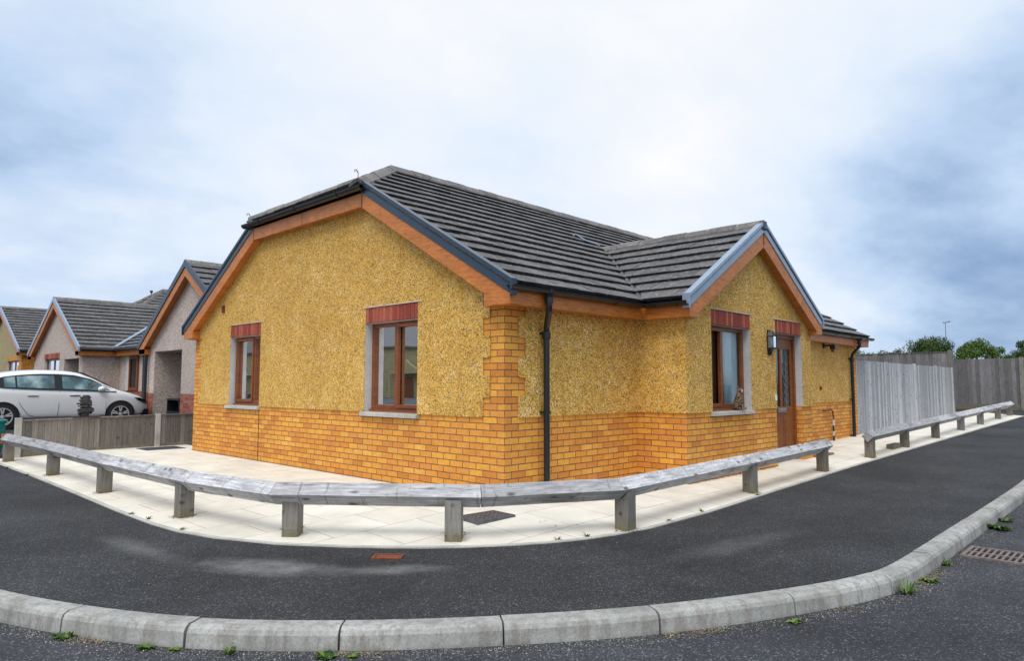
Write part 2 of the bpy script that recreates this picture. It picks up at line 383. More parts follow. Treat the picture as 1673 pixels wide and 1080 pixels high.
    def build(s, name, m, parent=None, smooth=False, bevel=0, merge=False, **tagkw):
        org = ORG.get(parent.name, V((0, 0, 0))) if parent else V(tagkw.pop('org', (0, 0, 0)))
        me = bpy.data.meshes.new(name)
        me.from_pydata([tuple(p - org) for p in s.v], [], s.f)
        mm = m if isinstance(m, list) else [m]
        for q in mm: me.materials.append(q)
        me.uv_layers.new(name='UVMap'); me.color_attributes.new('rnd', 'FLOAT_COLOR', 'CORNER')
        uv = me.uv_layers['UVMap']; at = me.color_attributes['rnd']
        for p in me.polygons:
            nrm = p.normal; ax, ay, az = abs(nrm.x), abs(nrm.y), abs(nrm.z); rv = s.r[p.index]
            for li in p.loop_indices:
                w = me.vertices[me.loops[li].vertex_index].co + org
                uv.data[li].uv = (w.x, w.y) if az > .7 else ((w.y, w.z) if ax > ay else (w.x, w.z))
                at.data[li].color = (rv, rv, rv, 1)
            if smooth: p.use_smooth = True
        o = bpy.data.objects.new(name, me); C.objects.link(o)
        if parent: o.parent = parent; ORG[o.name] = org
        else: o.location = org; ORG[o.name] = org
        bm = bmesh.new(); bm.from_mesh(me)
        if merge: bmesh.ops.remove_doubles(bm, verts=bm.verts, dist=1e-4)
        bmesh.ops.recalc_face_normals(bm, faces=bm.faces); bm.to_mesh(me); bm.free()
        if bevel:
            b = o.modifiers.new('bevel', 'BEVEL'); b.width = bevel; b.segments = 2; b.limit_method = 'ANGLE'
        tag(o, **tagkw); return o
def tag(o, label=None, cat=None, group=None, kind=None):
    if label: o['label'] = label
    if cat: o['category'] = cat
    if group: o['group'] = group
    if kind: o['kind'] = kind
def thing(name, loc, label, cat, group=None):
    o = bpy.data.objects.new(name, None); C.objects.link(o); o.location = loc; o.empty_display_size = .2
    ORG[o.name] = V(loc); tag(o, label, cat, group); return o

def G(x, y=0):
    """height of the paved ground"""
    return .0195 * min(max(0, x - 5.2), 24) + .03 * min(max(0, y - 9.9), 8)

def clip(poly, a, b, c):   # keep a*x+b*y<=c
    out = []
    for i in range(len(poly)):
        p, q = poly[i], poly[(i + 1) % len(poly)]
        dp, dq = a * p[0] + b * p[1] - c, a * q[0] + b * q[1] - c
        if dp <= 0: out.append(p)
        if dp * dq < 0:
            t = dp / (dp - dq); out.append((p[0] + t * (q[0] - p[0]), p[1] + t * (q[1] - p[1])))
    return out
def area(p): return abs(sum(p[i][0] * p[(i + 1) % len(p)][1] - p[(i + 1) % len(p)][0] * p[i][1] for i in range(len(p)))) / 2
def clip_convex(poly, cp):
    s = sum(cp[i][0] * cp[(i + 1) % len(cp)][1] - cp[(i + 1) % len(cp)][0] * cp[i][1] for i in range(len(cp)))
    if s < 0: cp = cp[::-1]
    for i in range(len(cp)):
        (x0, y0), (x1, y1) = cp[i], cp[(i + 1) % len(cp)]
        a, b = y1 - y0, -(x1 - x0)
        poly = clip(poly, a, b, a * x0 + b * y0)
        if len(poly) < 3: return []
    return poly
SL = .58
def roof_face(mb, deck, O, U, W, slope, plans, gauge=.325, tw=.33, step=.036):
    """plans: convex polygons in (u, s) plan metres; U along the eave, W horizontal towards the ridge"""
    O, U, W = V(O), V(U), V(W); k = math.sqrt(1 + slope * slope)
    Vd = (W + V((0, 0, slope))) / k; N = U.cross(Vd).normalized()
    if N.z < 0: N = -N
    for pl in plans:
        cp = [(u, s * k) for u, s in pl]
        deck.poly([O + U * u + Vd * v - N * .012 for u, v in cp])
        u0, u1 = min(p[0] for p in cp), max(p[0] for p in cp); v1 = max(p[1] for p in cp)
        ci = 0
        while ci * gauge < v1 - .01:
            va, vb = ci * gauge, (ci + 1) * gauge
            off = (ci % 2) * tw / 2
            j = math.floor((u0 - off) / tw)
            while j * tw + off < u1:
                ua = j * tw + off; g = .0025
                q = clip_convex([(ua + g, va), (ua + tw - g, va), (ua + tw - g, vb), (ua + g, vb)], cp)
                if len(q) >= 3 and area(q) > .0006:
                    lift = random.uniform(-.003, .004); tl = random.uniform(-.003, .003)
                    top = [O + U * u + Vd * v + N * (step * (1 - (v - va) / gauge) + .004 + lift + tl * (u - ua) / tw) for u, v in q]
                    bot = [O + U * u + Vd * (v + (.028 if abs(v - va) < 1e-5 else 0)) - N * .008 for u, v in q]
                    r = random.random(); i = len(mb.v); n = len(q); mb.v += bot + top
                    mb.f.append([i + n + a for a in range(n)]); mb.r.append(r)
                    for a in range(n): mb.f.append([i + a, i + (a + 1) % n, i + n + (a + 1) % n, i + n + a]); mb.r.append(r)
                j += 1
            ci += 1
def ridge_tiles(mb, a, b, w=.13, h=.07, L=.42, drop=.58):
    a, b = V(a), V(b); d = b - a; n = max(1, round(d.length / L)); dn = d.normalized()
    prof = [(-w, -w * drop - .02), (-w * .95, -w * drop + .03), (-w * .45, h * .6), (0, h), (w * .45, h * .6), (w * .95, -w * drop + .03), (w, -w * drop - .02), (0, h - .05)]
    for i in range(n):
        p = a + d * (i / n); q = a + d * ((i + 1) / n) - dn * .006; lift = V((0, 0, .006 * (i % 2) + random.uniform(-.003, .003)))
        mb.beam(p + lift, q + lift, prof)

def panel(mb, to3, ub, zb, keep, halfs, depth, r=None):
    """rectangular cells between the breaks, kept where keep(u,z), clipped, given a thickness outward (depth vector)"""
    bm = bmesh.new(); ub = sorted(set(round(x, 4) for x in ub)); zb = sorted(set(round(x, 4) for x in zb))
    for i in range(len(ub) - 1):
        for j in range(len(zb) - 1):
            if not keep((ub[i] + ub[i + 1]) / 2, (zb[j] + zb[j + 1]) / 2): continue
            q = [(ub[i], zb[j]), (ub[i + 1], zb[j]), (ub[i + 1], zb[j + 1]), (ub[i], zb[j + 1])]
            for h in halfs:
                q = clip(q, *h)
                if len(q) < 3: break
            if len(q) < 3 or area(q) < 1e-5: continue
            vs = [bm.verts.new(to3(u, z)) for u, z in q]
            try: bm.faces.new(vs)
            except ValueError: pass
    bmesh.ops.remove_doubles(bm, verts=bm.verts, dist=2e-4)
    dv = V(depth)
    if dv.length > 0:
        bound = [e for e in bm.edges if len(e.link_faces) == 1]
        for e in bound:
            a, b = e.verts[0].co.copy(), e.verts[1].co.copy(); mb.poly([a, b, b + dv, a + dv], .5)
    for f in bm.faces: mb.poly([v.co + dv for v in f.verts], .5)
    bm.free()

# ------------------------------------------------------------------ the setting
def loft(name, A, B, m, nseg=6, dz=0, kind='structure', fall=0):
    mb = MB(); mb.cur = .5
    rows = []
    for (a, b) in zip(A, B):
        rows.append([(a[0] + (b[0] - a[0]) * t / nseg, a[1] + (b[1] - a[1]) * t / nseg) for t in range(nseg + 1)])
    for i in range(len(rows) - 1):
        for j in range(nseg):
            q = [rows[i][j], rows[i + 1][j], rows[i + 1][j + 1], rows[i][j + 1]]
            mb.poly([(x, y, G(x, y) + dz + fall * min(1, 2.2 * f / nseg)) for (x, y), f in zip(q, (j, j, j + 1, j + 1))])
    return mb.build(name, m, merge=True, kind=kind)
pe = [(-2.9, 9.86), (-2.89, 8), (-2.88, 6.7), (-2.9, 4.5), (-2.93, 2.78), (-2.92, 1.8), (-2.88, 1.3), (-2.76, .8), (-2.5, .2), (-2.18, -.26), (-1.96, -.53), (-1.71, -.8), (-1.52, -.97), (-1.32, -1.12), (-1.1, -1.27), (-.86, -1.4), (-.57, -1.52), (-.26, -1.6), (.23, -1.67), (1.27, -1.67), (3.04, -1.57), (5.5, -1.45), (7.3, -1.46), (10.4, -1.5), (13, -1.54), (15.8, -1.57), (19, -1.62), (22.4, -1.66)]
inner = [(.4, 9.86), (.4, 8), (.4, 6.7), (.4, 5.2), (.4, 4), (.4, 3), (.4, 2.4), (.4, 1.9), (.4, 1.4), (.4, 1.1), (.4, .9), (.4, .8), (.4, .7), (.4, .6), (.4, .5), (.45, .4), (.5, .4), (.6, .4), (.8, .4), (1.6, .4), (3.04, .4), (5.5, .4), (7.3, .4), (10.4, .4), (13, .4), (15.8, .4), (19, .4), (22.4, .4)]
loft('patio_paving', pe, inner, M['paving'], 11, 0, fall=.07)   # the slabs fall gently away from the walls
def offs(P, d):
    out = []
    for i, p in enumerate(P):
        a, b = P[max(0, i - 1)], P[min(len(P) - 1, i + 1)]; dx, dy = b[0] - a[0], b[1] - a[1]; l = math.hypot(dx, dy)
        out.append((p[0] + dy / l * d, p[1] - dx / l * d))
    return out
# kerb line (joints between the stones first, then resampled)
kj = [(-4.66, 60), (-4.66, 8), (-4.66, 2.0), (-4.60, 1.1), (-4.43, .30), (-4.13, -.50), (-3.73, -1.22), (-3.18, -1.85), (-2.51, -2.43), (-1.76, -2.95), (-.90, -3.38), (-.02, -3.68)]
x = .90
while x < 60: kj.append((x, -3.73)); x += .915
def catmull(P, i, t):
    p0, p1, p2, p3 = P[max(i - 1, 0)], P[i], P[i + 1], P[min(i + 2, len(P) - 1)]
    return tuple(.5 * (2 * b + (c - a) * t + (2 * a - 5 * b + 4 * c - d) * t * t + (3 * b - a - 3 * c + d) * t ** 3) for a, b, c, d in zip(p0, p1, p2, p3))
kp = [kj[0], kj[1]]; seg_of = []
for i in range(1, len(kj) - 1):
    n = 5 if 2 <= i <= 11 else 1
    if i == 1: n = 6
    for t in range(1, n + 1): kp.append(catmull(kj, i, t / n) if n > 1 and i > 1 else (kj[i][0] + (kj[i + 1][0] - kj[i][0]) * t / n, kj[i][1] + (kj[i + 1][1] - kj[i][1]) * t / n))
# footway: between paving edge and kerb
PE = [(-2.9, 60), (-2.9, 20), (-2.9, 14), (-2.9, 11)] + pe + [(26, -1.66), (60, -1.66)]
def resample(P, n):
    L = [0]
    for a, b in zip(P, P[1:]): L.append(L[-1] + math.hypot(b[0] - a[0], b[1] - a[1]))
    out = []; k = 0
    for i in range(n):
        s = L[-1] * i / (n - 1)
        while k < len(L) - 2 and L[k + 1] < s: k += 1
        t = (s - L[k]) / max(1e-9, L[k + 1] - L[k]); out.append((P[k][0] + (P[k + 1][0] - P[k][0]) * t, P[k][1] + (P[k + 1][1] - P[k][1]) * t))
    return out
def split(P, test):   # straight left part / bend / straight right part
    return P
# match: bend part by angle about a common centre, straight parts by coordinate
cen = (-.25, .2)
def sect(P, n1, n2, n3):
    le = [p for p in P if p[1] >= .2 and p[0] < -1]; be = [p for p in P if not (p[1] >= .2 and p[0] < -1) and p[0] < -.25]; ri = [p for p in P if p[0] >= -.25]
    def atY(y):
        for a, b in zip(P, P[1:]):
            if (a[1] - y) * (b[1] - y) <= 0 and a[0] < -1.2 and a[1] != b[1]: return (a[0] + (b[0] - a[0]) * (y - a[1]) / (b[1] - a[1]), y)
    def atX(x):
        for a, b in zip(P, P[1:]):
            if (a[0] - x) * (b[0] - x) <= 0 and a[1] < .2 and a[0] != b[0]: return (x, a[1] + (b[1] - a[1]) * (x - a[0]) / (b[0] - a[0]))
    def atA(ang):
        dx, dy = math.cos(ang), math.sin(ang); best = None
        for a, b in zip(P, P[1:]):
            ca = dx * (a[1] - cen[1]) - dy * (a[0] - cen[0]); cb = dx * (b[1] - cen[1]) - dy * (b[0] - cen[0])
            if ca * cb <= 0 and ca != cb:
                t = ca / (ca - cb); q = (a[0] + (b[0] - a[0]) * t, a[1] + (b[1] - a[1]) * t)
                if (q[0] - cen[0]) * dx + (q[1] - cen[1]) * dy > 0: best = q
        return best
    ys = [60, 40, 25, 18, 14, 11, 9.9, 8, 6.5, 5, 4, 3, 2.4, 1.8, 1.3, .9, .5]
    xs = [.05, .4, .8, 1.3, 2, 2.8, 3.6, 4.4, 5.2, 6.5, 8, 10, 12, 14, 16, 18, 20, 23, 26, 32, 40, 59]
    return [atY(y) for y in ys] + [atA(math.pi + R(a)) for a in range(0, 88, 4)] + [atX(x) for x in xs]
fe = offs(PE, -0.0); fw = sect(PE, 0, 0, 0); kb = sect(kp, 0, 0, 0)
loft('footway', fw, kb, M['tarmac'], 8, -.004)
# narrow concrete edging between slabs and tarmac
mb = MB(); oe = offs(pe, .055)
for i in range(len(pe) - 1):
    a, b, c, d = pe[i], pe[i + 1], oe[i + 1], oe[i]
    if i % 1 == 0:
        h = [.006 + random.uniform(-.002, .002)] * 4
        mb.hexa([(p[0], p[1], G(*p) - .05) for p in (a, b, c, d)] + [(p[0], p[1], G(*p) + q) for p, q in zip((a, b, c, d), h)])
mb.build('path_edging', M['concrete'], kind='structure')
# kerb stones
mb = MB(); gap = MB()
def kerb_piece(pts, off0, drop=0.0):
    L = pts; back = L; n = len(L)
    prof = [(0, -.22), (0, .0), (.105, .002), (.135, -.012), (.148, -.035), (.165, -.22)]
    rings = []
    for i in range(n):
        a, b = L[max(0, i - 1)], L[min(n - 1, i + 1)]; dx, dy = b[0] - a[0], b[1] - a[1]; l = math.hypot(dx, dy); nx, ny = dy / l, -dx / l
        nx, ny = -nx, -ny
        # outward = towards the road
        if (nx * (L[i][0] + .25 - 0) + ny * (L[i][1] - .2)) < 0: nx, ny = -nx, -ny
        g = G(*L[i]); rings.append([(L[i][0] + nx * o, L[i][1] + ny * o, g + z + off0) for o, z in prof])
    r = random.random(); m = len(prof)
    for i in range(n - 1):
        for k in range(m): mb.poly([rings[i][k], rings[i + 1][k], rings[i + 1][(k + 1) % m], rings[i][(k + 1) % m]], r)
    mb.poly(rings[0], r); mb.poly(rings[-1][::-1], r)
def trimline(P, g):
    P = list(P)
    for e in (0, -1):
        a, b = P[e], P[1 if e == 0 else -2]; l = math.hypot(b[0] - a[0], b[1] - a[1]); P[e] = (a[0] + (b[0] - a[0]) * g / l, a[1] + (b[1] - a[1]) * g / l)
    return P
for i in range(len(kj) - 1):
    a, b = kj[i], kj[i + 1]; l = math.hypot(b[0] - a[0], b[1] - a[1])
    if l > 1.1:
        n = round(l / .915)
        for k in range(n):
            p = (a[0] + (b[0] - a[0]) * k / n, a[1] + (b[1] - a[1]) * k / n); q = (a[0] + (b[0] - a[0]) * (k + 1) / n, a[1] + (b[1] - a[1]) * (k + 1) / n)
            kerb_piece(trimline([p, q], .005), random.uniform(-.002, .003))
    else:
        kerb_piece(trimline([catmull(kj, i, t / 5) for t in range(6)], .0045), random.uniform(-.002, .004))
mb.build('kerb', M['kerb'], merge=False, kind='structure')
# road: one sheet to the horizon
mb = MB(); mb.cur = .5
xs = [-900, -200, -60, -20, -8, -4, 0, 3, 5.2, 8, 12, 18, 24, 29.2, 60, 200, 900]; ys = [-900, -200, -60, -20, -8, -4, 0, 5, 9.9, 14, 17.9, 40, 200, 900]
for i in range(len(xs) - 1):
    for j in range(len(ys) - 1):
        q = [(xs[i], ys[j]), (xs[i + 1], ys[j]), (xs[i + 1], ys[j + 1]), (xs[i], ys[j + 1])]
        mb.poly([(x, y, G(x, y) - .115) for x, y in q])
mb.build('road', M['road'], merge=True, kind='structure')
# neighbours' drives and the yard beyond the long fence
mb = MB(); mb.cur = .5
xs = [-2.9, 0, 5.2, 12, 29.2, 80]; ys = [9.86, 12, 14, 17.9, 40, 80]
for i in range(len(xs) - 1):
    for j in range(len(ys) - 1):
        q = [(xs[i], ys[j]), (xs[i + 1], ys[j]), (xs[i + 1], ys[j + 1]), (xs[i], ys[j + 1])]
        mb.poly([(x, y, G(x, y) - .006) for x, y in q])
mb.build('driveway', M['tarmac'], merge=True, kind='structure')
mb = MB(); mb.cur = .5
for (x0, x1, y0, y1) in ((22.4, 26.5, -1.66, 9.8), (.4, 22.4, .4, 9.86)):
    for k in range(8):
        a, b = x0 + (x1 - x0) * k / 8, x0 + (x1 - x0) * (k + 1) / 8
        mb.poly([(x, y, G(x, y) - .02 if x0 < 5 else G(x, y) - .006) for x, y in ((a, y0), (b, y0), (b, y1), (a, y1))])
mb.build('yard', M['tarmac'], kind='structure')
mb = MB(); mb.cur = .5
mb.poly([(26.55, -1.75, G(27) + .002), (70, -1.75, G(60) + .002), (70, 60, G(60) + .15), (26.55, 60, G(27) + .15)]); mb.build('field', M['grass'], kind='structure')

# ------------------------------------------------------------------ the bungalow
W, L = 8.42, 11.62; YC = 4.20; ZB = .975
XI, XJ, WP = 2.58, 6.80, .76            # porch wing: x from XI to XJ, proud by WP
def zr(y): return 2.445 + SL * (min(y, 2 * YC - y) + .225)
def zw(x): return 2.445 + SL * (min(x, 2 * 4.69 - x) - 2.40)
H = thing('bungalow', (5.8, 4.2, 0), 'yellow pebbledashed corner bungalow with orange brick base and dark tiled roof', 'house')
wins_g = [(5.71, 6.86), (1.515, 2.66)]      # openings in the gable wall (y range)
win_z = (.97, 2.17)
win_w = (3.25, 4.45); door_w = (5.35, 6.40)
def inside(u, z, rects): return any(a < u < b and c < z < d for a, b, c, d, *_ in rects)
# --- brick walls (one skin, openings left out)
mb = MB(); PR = .014
rg = [(a, b, *win_z) for a, b in wins_g]; rw = [(*win_w, *win_z), (*door_w, .03, 2.17)]
SOF = 2.24
hg = [(-SL, 1, 2.445 + SL * .225 - .16), (SL, 1, 2.445 + SL * (2 * YC + .225) - .16)]
panel(mb, lambda u, z: (0, u, z), [0, W] + [q for a in wins_g for q in a], [-.15, *win_z, 3.95], lambda u, z: not inside(u, z, rg), hg, (0, 0, 0))
panel(mb, lambda u, z: (L, u, z), [0, W], [-.15, 5], lambda u, z: True, hg, (0, 0, 0))
panel(mb, lambda u, z: (u, 0, z), [0, XI], [-.15, 2.3], lambda u, z: True, [], (0, 0, 0))
panel(mb, lambda u, z: (u, 0, z), [XJ, L], [-.15, 2.3], lambda u, z: True, [], (0, 0, 0))
panel(mb, lambda u, z: (u, W, z), [0, L], [-.15, 2.3], lambda u, z: True, [], (0, 0, 0))
panel(mb, lambda u, z: (XI, u, z), [-WP, 0], [-.15, 2.3], lambda u, z: True, [], (0, 0, 0))
panel(mb, lambda u, z: (XJ, u, z), [-WP, 0], [-.15, 2.3], lambda u, z: True, [], (0, 0, 0))
panel(mb, lambda u, z: (u, -WP, z), [XI, XJ, *win_w, *door_w], [-.15, .03, *win_z, 3.8], lambda u, z: not inside(u, z, rw), [(-SL, 1, 2.445 - SL * 2.40 - .16), (SL, 1, 2.445 + SL * (2 * 4.69 - 2.40) - .16)], (0, 0, 0))
mb.build('brick_wall', M['brick'], H)
# --- pebbledash panels, standing proud, toothed round the brick quoins
mb = MB(); course = .075; groups = [ZB + 3 * course * i for i in range(0, 8)]
def gi(z): return int((z - ZB) // (3 * course))
def keep_gable(u, z):
    if z < ZB or inside(u, z, [(a - .001, b + .001, win_z[0], 2.385) for a, b in wins_g]): return False
    a = .335 if gi(z) % 2 == 0 else .222
    if z > 2.21: a = -1
    return u > a and u < W - (.335 if gi(z) % 2 else .222) if z < 2.21 else True
zb = [ZB, 2.385, 2.21, *win_z, 3.95] + [g for g in groups if g < 2.21]
panel(mb, lambda u, z: (-.0, u, z), [0, .222, .335, W - .335, W - .222, W] + [q for a in wins_g for q in a], zb, keep_gable, hg, (-PR, 0, 0))
def keep_l(u, z):
    if z < ZB: return False
    return u > (.222 if gi(z) % 2 == 0 else .335)
panel(mb, lambda u, z: (u, 0, z), [.222, .335, XI], [ZB, 2.3] + [g for g in groups if g < 2.3], keep_l, [], (0, -PR, 0))
panel(mb, lambda u, z: (u, 0, z), [XJ, L - .335, L - .222], [ZB, 2.3] + [g for g in groups if g < 2.3], lambda u, z: u < L - (.222 if gi(z) % 2 else .335), [], (0, -PR, 0))
panel(mb, lambda u, z: (XI, u, z), [-WP - PR, -PR], [ZB, 2.3], lambda u, z: True, [], (-PR, 0, 0))
panel(mb, lambda u, z: (XJ, u, z), [-WP - PR, -PR], [ZB, 2.3], lambda u, z: True, [], (PR, 0, 0))
rd = [(*win_w, win_z[0], 2.385), (*door_w, 0, 2.385)]
panel(mb, lambda u, z: (u, -WP, z), [XI, XJ, *win_w, *door_w], [ZB, *win_z, 2.385, 3.8], lambda u, z: not inside(u, z, rd), [(-SL, 1, 2.445 - SL * 2.40 - .165), (SL, 1, 2.445 + SL * (2 * 4.69 - 2.40) - .165)], (0, -PR, 0))
mb.builds('pebbledash_render', M['dash'], H)
# pale bead round the render
mb = MB(); mb.cur = .5
def bead(p, q, w=.008):
    mb.beam(p, q, [(-w, -w), (w, -w), (w, w), (-w, w)], (0, 0, 1) if abs(V(q).z - V(p).z) < .1 else (1, 0, 0))
prev = None
for i in range(0, 6):
    z0 = ZB + .225 * i; z1 = min(z0 + .225, 2.21)
    ug = .335 if i % 2 == 0 else .222; ul = .222 if i % 2 == 0 else .335
    bead((-.011, ug, z0), (-.011, ug, z1)); bead((ul, -.011, z0), (ul, -.011, z1))
    if prev: bead((-.011, .222, z0), (-.011, .335, z0)); bead((.222, -.011, z0), (.335, -.011, z0))
    prev = 1
bead((-.011, .335, ZB), (-.011, 1.515, ZB)); bead((-.011, 2.66, ZB), (-.011, 5.71, ZB)); bead((-.011, 6.86, ZB), (-.011, W - .25, ZB))
bead((.222, -.011, ZB), (XI, -.011, ZB)); bead((XJ, -.011, ZB), (L - .3, -.011, ZB)); bead((XI, -WP - .011, ZB), (3.2, -WP - .011, ZB)); bead((XI - .011, -WP, ZB), (XI - .011, 0, ZB))
mb.builds('render_bead', M['dash'], H)
# movement joint in the brickwork
mb = MB(); mb.box(-.004, .01, 5.715, 5.727, -.1, .97); mb.build('movement_joint', M['pit'], H)
mb = MB()
for u in (5.353, 6.397): mb.poly([(u, -WP, 0), (u, -WP + .2, 0), (u, -WP + .2, ZB), (u, -WP, ZB)])
mb.builds('door_reveal', M['brick'], H)
# --- windows
def window(parent, to3, u0, u1, z0, z1, mull, flip=False, deep=.105, room=1.6, opener='R', lab=None, curt='full'):
    """to3(u, d, z): d is the distance into the wall"""
    def bx(m_, a, b, c, d, e, f): 
        p = [to3(a, c, e), to3(b, c, e), to3(b, d, e), to3(a, d, e), to3(a, c, f), to3(b, c, f), to3(b, d, f), to3(a, d, f)]; m_.hexa(p)
    fr = MB(); t = .058; D = deep
    bx(fr, u0, u1, D, D + .07, z0 + .03, z0 + .03 + t * 1.1); bx(fr, u0, u1, D, D + .07, z1 - t, z1)
    bx(fr, u0, u0 + t, D + .001, D + .069, z0 + .03 + t * 1.1, z1 - t); bx(fr, u1 - t, u1, D + .001, D + .069, z0 + .03 + t * 1.1, z1 - t)
    mu = u0 + (u1 - u0) * mull; bx(fr, mu - .035, mu + .035, D + .001, D + .069, z0 + .03 + t * 1.1, z1 - t)
    bx(fr, u0, u1, D - .035, D + .07, z0 + .002, z0 + .03)       # timber-look cill
    o = fr.build('window', M['frame'], parent, bevel=.004)
    if lab: o['label'] = lab
    sh = MB(); t2 = .045
    a, b = (mu + .02, u1 - .02) if opener == 'R' else (u0 + .02, mu - .02)
    c0, c1 = z0 + .06, z1 - .03
    bx(sh, a, b, D - .018, D + .03, c0, c0 + t2); bx(sh, a, b, D - .018, D + .03, c1 - t2, c1); bx(sh, a, a + t2, D - .017, D + .03, c0 + t2, c1 - t2); bx(sh, b - t2, b, D - .017, D + .03, c0 + t2, c1 - t2)
    sh.build('sash', M['frame'], o, bevel=.004)
    vn = MB(); bx(vn, a + .1, b - .1, D - .026, D - .019, c1 - .033, c1 - .018); vn.build('trickle_vent', M['orange'], o)
    g = MB(); p = [to3(u0 + .03, D + .04, z0 + .05), to3(u1 - .03, D + .04, z0 + .05), to3(u1 - .03, D + .04, z1 - .03), to3(u0 + .03, D + .04, z1 - .03)]
    g.poly(p); g.build('pane', M['glass'], o)
    cu = MB()
    def curtain(a, b, dd):
        n = 26
        for k in range(n):
            w0, w1 = a + (b - a) * k / n, a + (b - a) * (k + 1) / n
            d0, d1 = dd + .018 * math.sin(k * 1.9), dd + .018 * math.sin((k + 1) * 1.9)
            cu.poly([to3(w0, d0, z0 - .02), to3(w1, d1, z0 - .02), to3(w1, d1, z1 + .05), to3(w0, d0, z1 + .05)])
    for (a_, b_) in curt: curtain(u0 + (u1 - u0) * a_, u0 + (u1 - u0) * b_, D + .085)
    if cu.v: cu.build('curtain', M['curtain'], o)
    return o
tg = lambda u, d, z: (d, u, z)
tw_ = lambda u, d, z: (u, -WP + d, z)
window(H, tg, 5.71, 6.86, .97, 2.17, .38, opener='R', deep=.10, lab='brown framed gable window near the left end', curt=[(.5, .97), (.02, .3)])
window(H, tg, 1.515, 2.66, .97, 2.17, .52, opener='L', deep=.10, lab='brown framed gable window near the brick corner', curt=[(.54, .98), (.3, .42)])
window(H, tw_, 3.25, 4.45, .97, 2.17, .42, opener='L', deep=.10, lab='brown framed window behind the cat', curt=[(.6, .98), (.02, .16)])
# reveals (smooth grey lining of the openings)
mb = MB(); mb.cur = .5
def rev(to3, u0, u1, z0, z1, d=.17, bottom=True):
    for u in (u0 + .003, u1 - .003): mb.poly([to3(u, -.012, z0), to3(u, d, z0), to3(u, d, z1), to3(u, -.012, z1)])
    mb.poly([to3(u0, .004, z1 - .003), to3(u1, .004, z1 - .003), to3(u1, d, z1 - .003), to3(u0, d, z1 - .003)])
    if bottom: mb.poly([to3(u0, .02, z0 + .0015), to3(u1, .02, z0 + .0015), to3(u1, d, z0 + .0015), to3(u0, d, z0 + .0015)])
rev(tg, 5.71, 6.86, .97, 2.17); rev(tg, 1.515, 2.66, .97, 2.17); rev(tw_, 3.25, 4.45, .97, 2.17); rev(tw_, 5.35, 6.40, ZB, 2.17, .17, False)
mb.builds('window_reveals', M['reveal'], H)
# sills
for (to3, a, b, lb) in ((tg, 5.69, 6.94, None), (tg, 1.48, 2.72, None), (tw_, 3.2, 4.47, 'grey concrete sill the cat sits on')):
    mb = MB(); z0, z1 = .912, .974
    p = [to3(a, -.06, z0), to3(b, -.06, z0), to3(b, .1, z0), to3(a, .1, z0), to3(a, -.06, z1 - .012), to3(b, -.06, z1 - .012), to3(b, .1, z1), to3(a, .1, z1)]
    mb.hexa(p); mb.build('sill', M['concrete'], H, bevel=.004, label=lb)
# soldier-course lintels with a thin drip line
for (to3, a, b) in ((tg, 5.71, 6.86), (tg, 1.515, 2.66), (tw_, 3.25, 4.45), (tw_, 5.35, 6.40)):
    mb = MB(); n = round((b - a) / .0765)
    for k in range(n):
        u0, u1 = a + (b - a) * k / n + .004, a + (b - a) * (k + 1) / n - .004; d = random.uniform(-.0015, .0015) - .012
        mb.hexa([to3(u0, d, 2.172), to3(u1, d, 2.172), to3(u1, .1, 2.172), to3(u0, .1, 2.172), to3(u0, d, 2.378), to3(u1, d, 2.378), to3(u1, .1, 2.378), to3(u0, .1, 2.378)])
    lt = mb.build('lintel', M['soldier'], H, bevel=.003)
    mb = MB(); mb.cur = .5; mb.hexa([to3(a, -.005, 2.168), to3(b, -.005, 2.168), to3(b, .1, 2.168), to3(a, .1, 2.168), to3(a, -.005, 2.38), to3(b, -.005, 2.38), to3(b, .1, 2.38), to3(a, .1, 2.38)])
    mb.build('mortar', M['rust'], lt)
    mb = MB(); mb.hexa([to3(a - .07, -.024, 2.381), to3(b + .07, -.024, 2.381), to3(b + .07, .0, 2.381), to3(a - .07, .0, 2.381), to3(a - .07, -.02, 2.392), to3(b + .07, -.02, 2.392), to3(b + .07, .0, 2.392), to3(a - .07, .0, 2.392)])
    mb.build('drip_bead', M['concrete'], lt)
# --- front door
mb = MB(); y = -WP + .12; a, b = 5.35, 6.40
for q in ((a, a + .06, .03, 2.17), (b - .06, b, .03, 2.17)): mb.box(q[0], q[1], y - .02, y + .06, q[2], q[3])
mb.box(a + .06, b - .06, y - .02, y + .06, 2.10, 2.17); mb.box(a, b, y - .05, y + .06, .0, .05)
fr = mb.build('door_frame', M['frame'], H, bevel=.004)
mb = MB(); y += .01; a, b = 5.41, 6.34
g0, g1, gz0, gz1 = (5.49, 5.84), (5.91, 6.26), .98, 1.93
mb.box(a, b, y, y + .04, .05, .98); mb.box(a, b, y, y + .04, 1.93, 2.10)
for q in ((a, g0[0]), (g0[1], g1[0]), (g1[1], b)): mb.box(q[0], q[1], y, y + .04, .98, 1.93)
for (p0, p1) in (g0, g1):
    mb.box(p0, p1, y - .006, y, .15, .82)
    mb.box(p0 + .05, p1 - .05, y - .014, y - .006, .2, .77)
dr = mb.build('door', M['door'], H, bevel=.004)
mb = MB(); 
for (p0, p1) in (g0, g1): mb.poly([(p0, y + .02, gz0), (p1, y + .02, gz0), (p1, y + .02, gz1), (p0, y + .02, gz1)])
mb.build('door_glass', M['glass'], dr)
mb = MB(); mb.cur = .5
for (p0, p1) in (g0, g1):
    c = (p0 + p1) / 2
    for k in range(7):
        z = gz0 + .09 + k * .125
        mb.tube([(c - .06, y + .012, z), (c, y + .012, z + .05), (c + .06, y + .012, z), (c, y + .012, z - .05), (c - .06, y + .012, z)], .0035, 6)
    mb.tube([(c, y + .012, gz0), (c, y + .012, gz1)], .004, 6)
mb.builds('leaded_pattern', M['lead'], dr)
mb = MB(); 
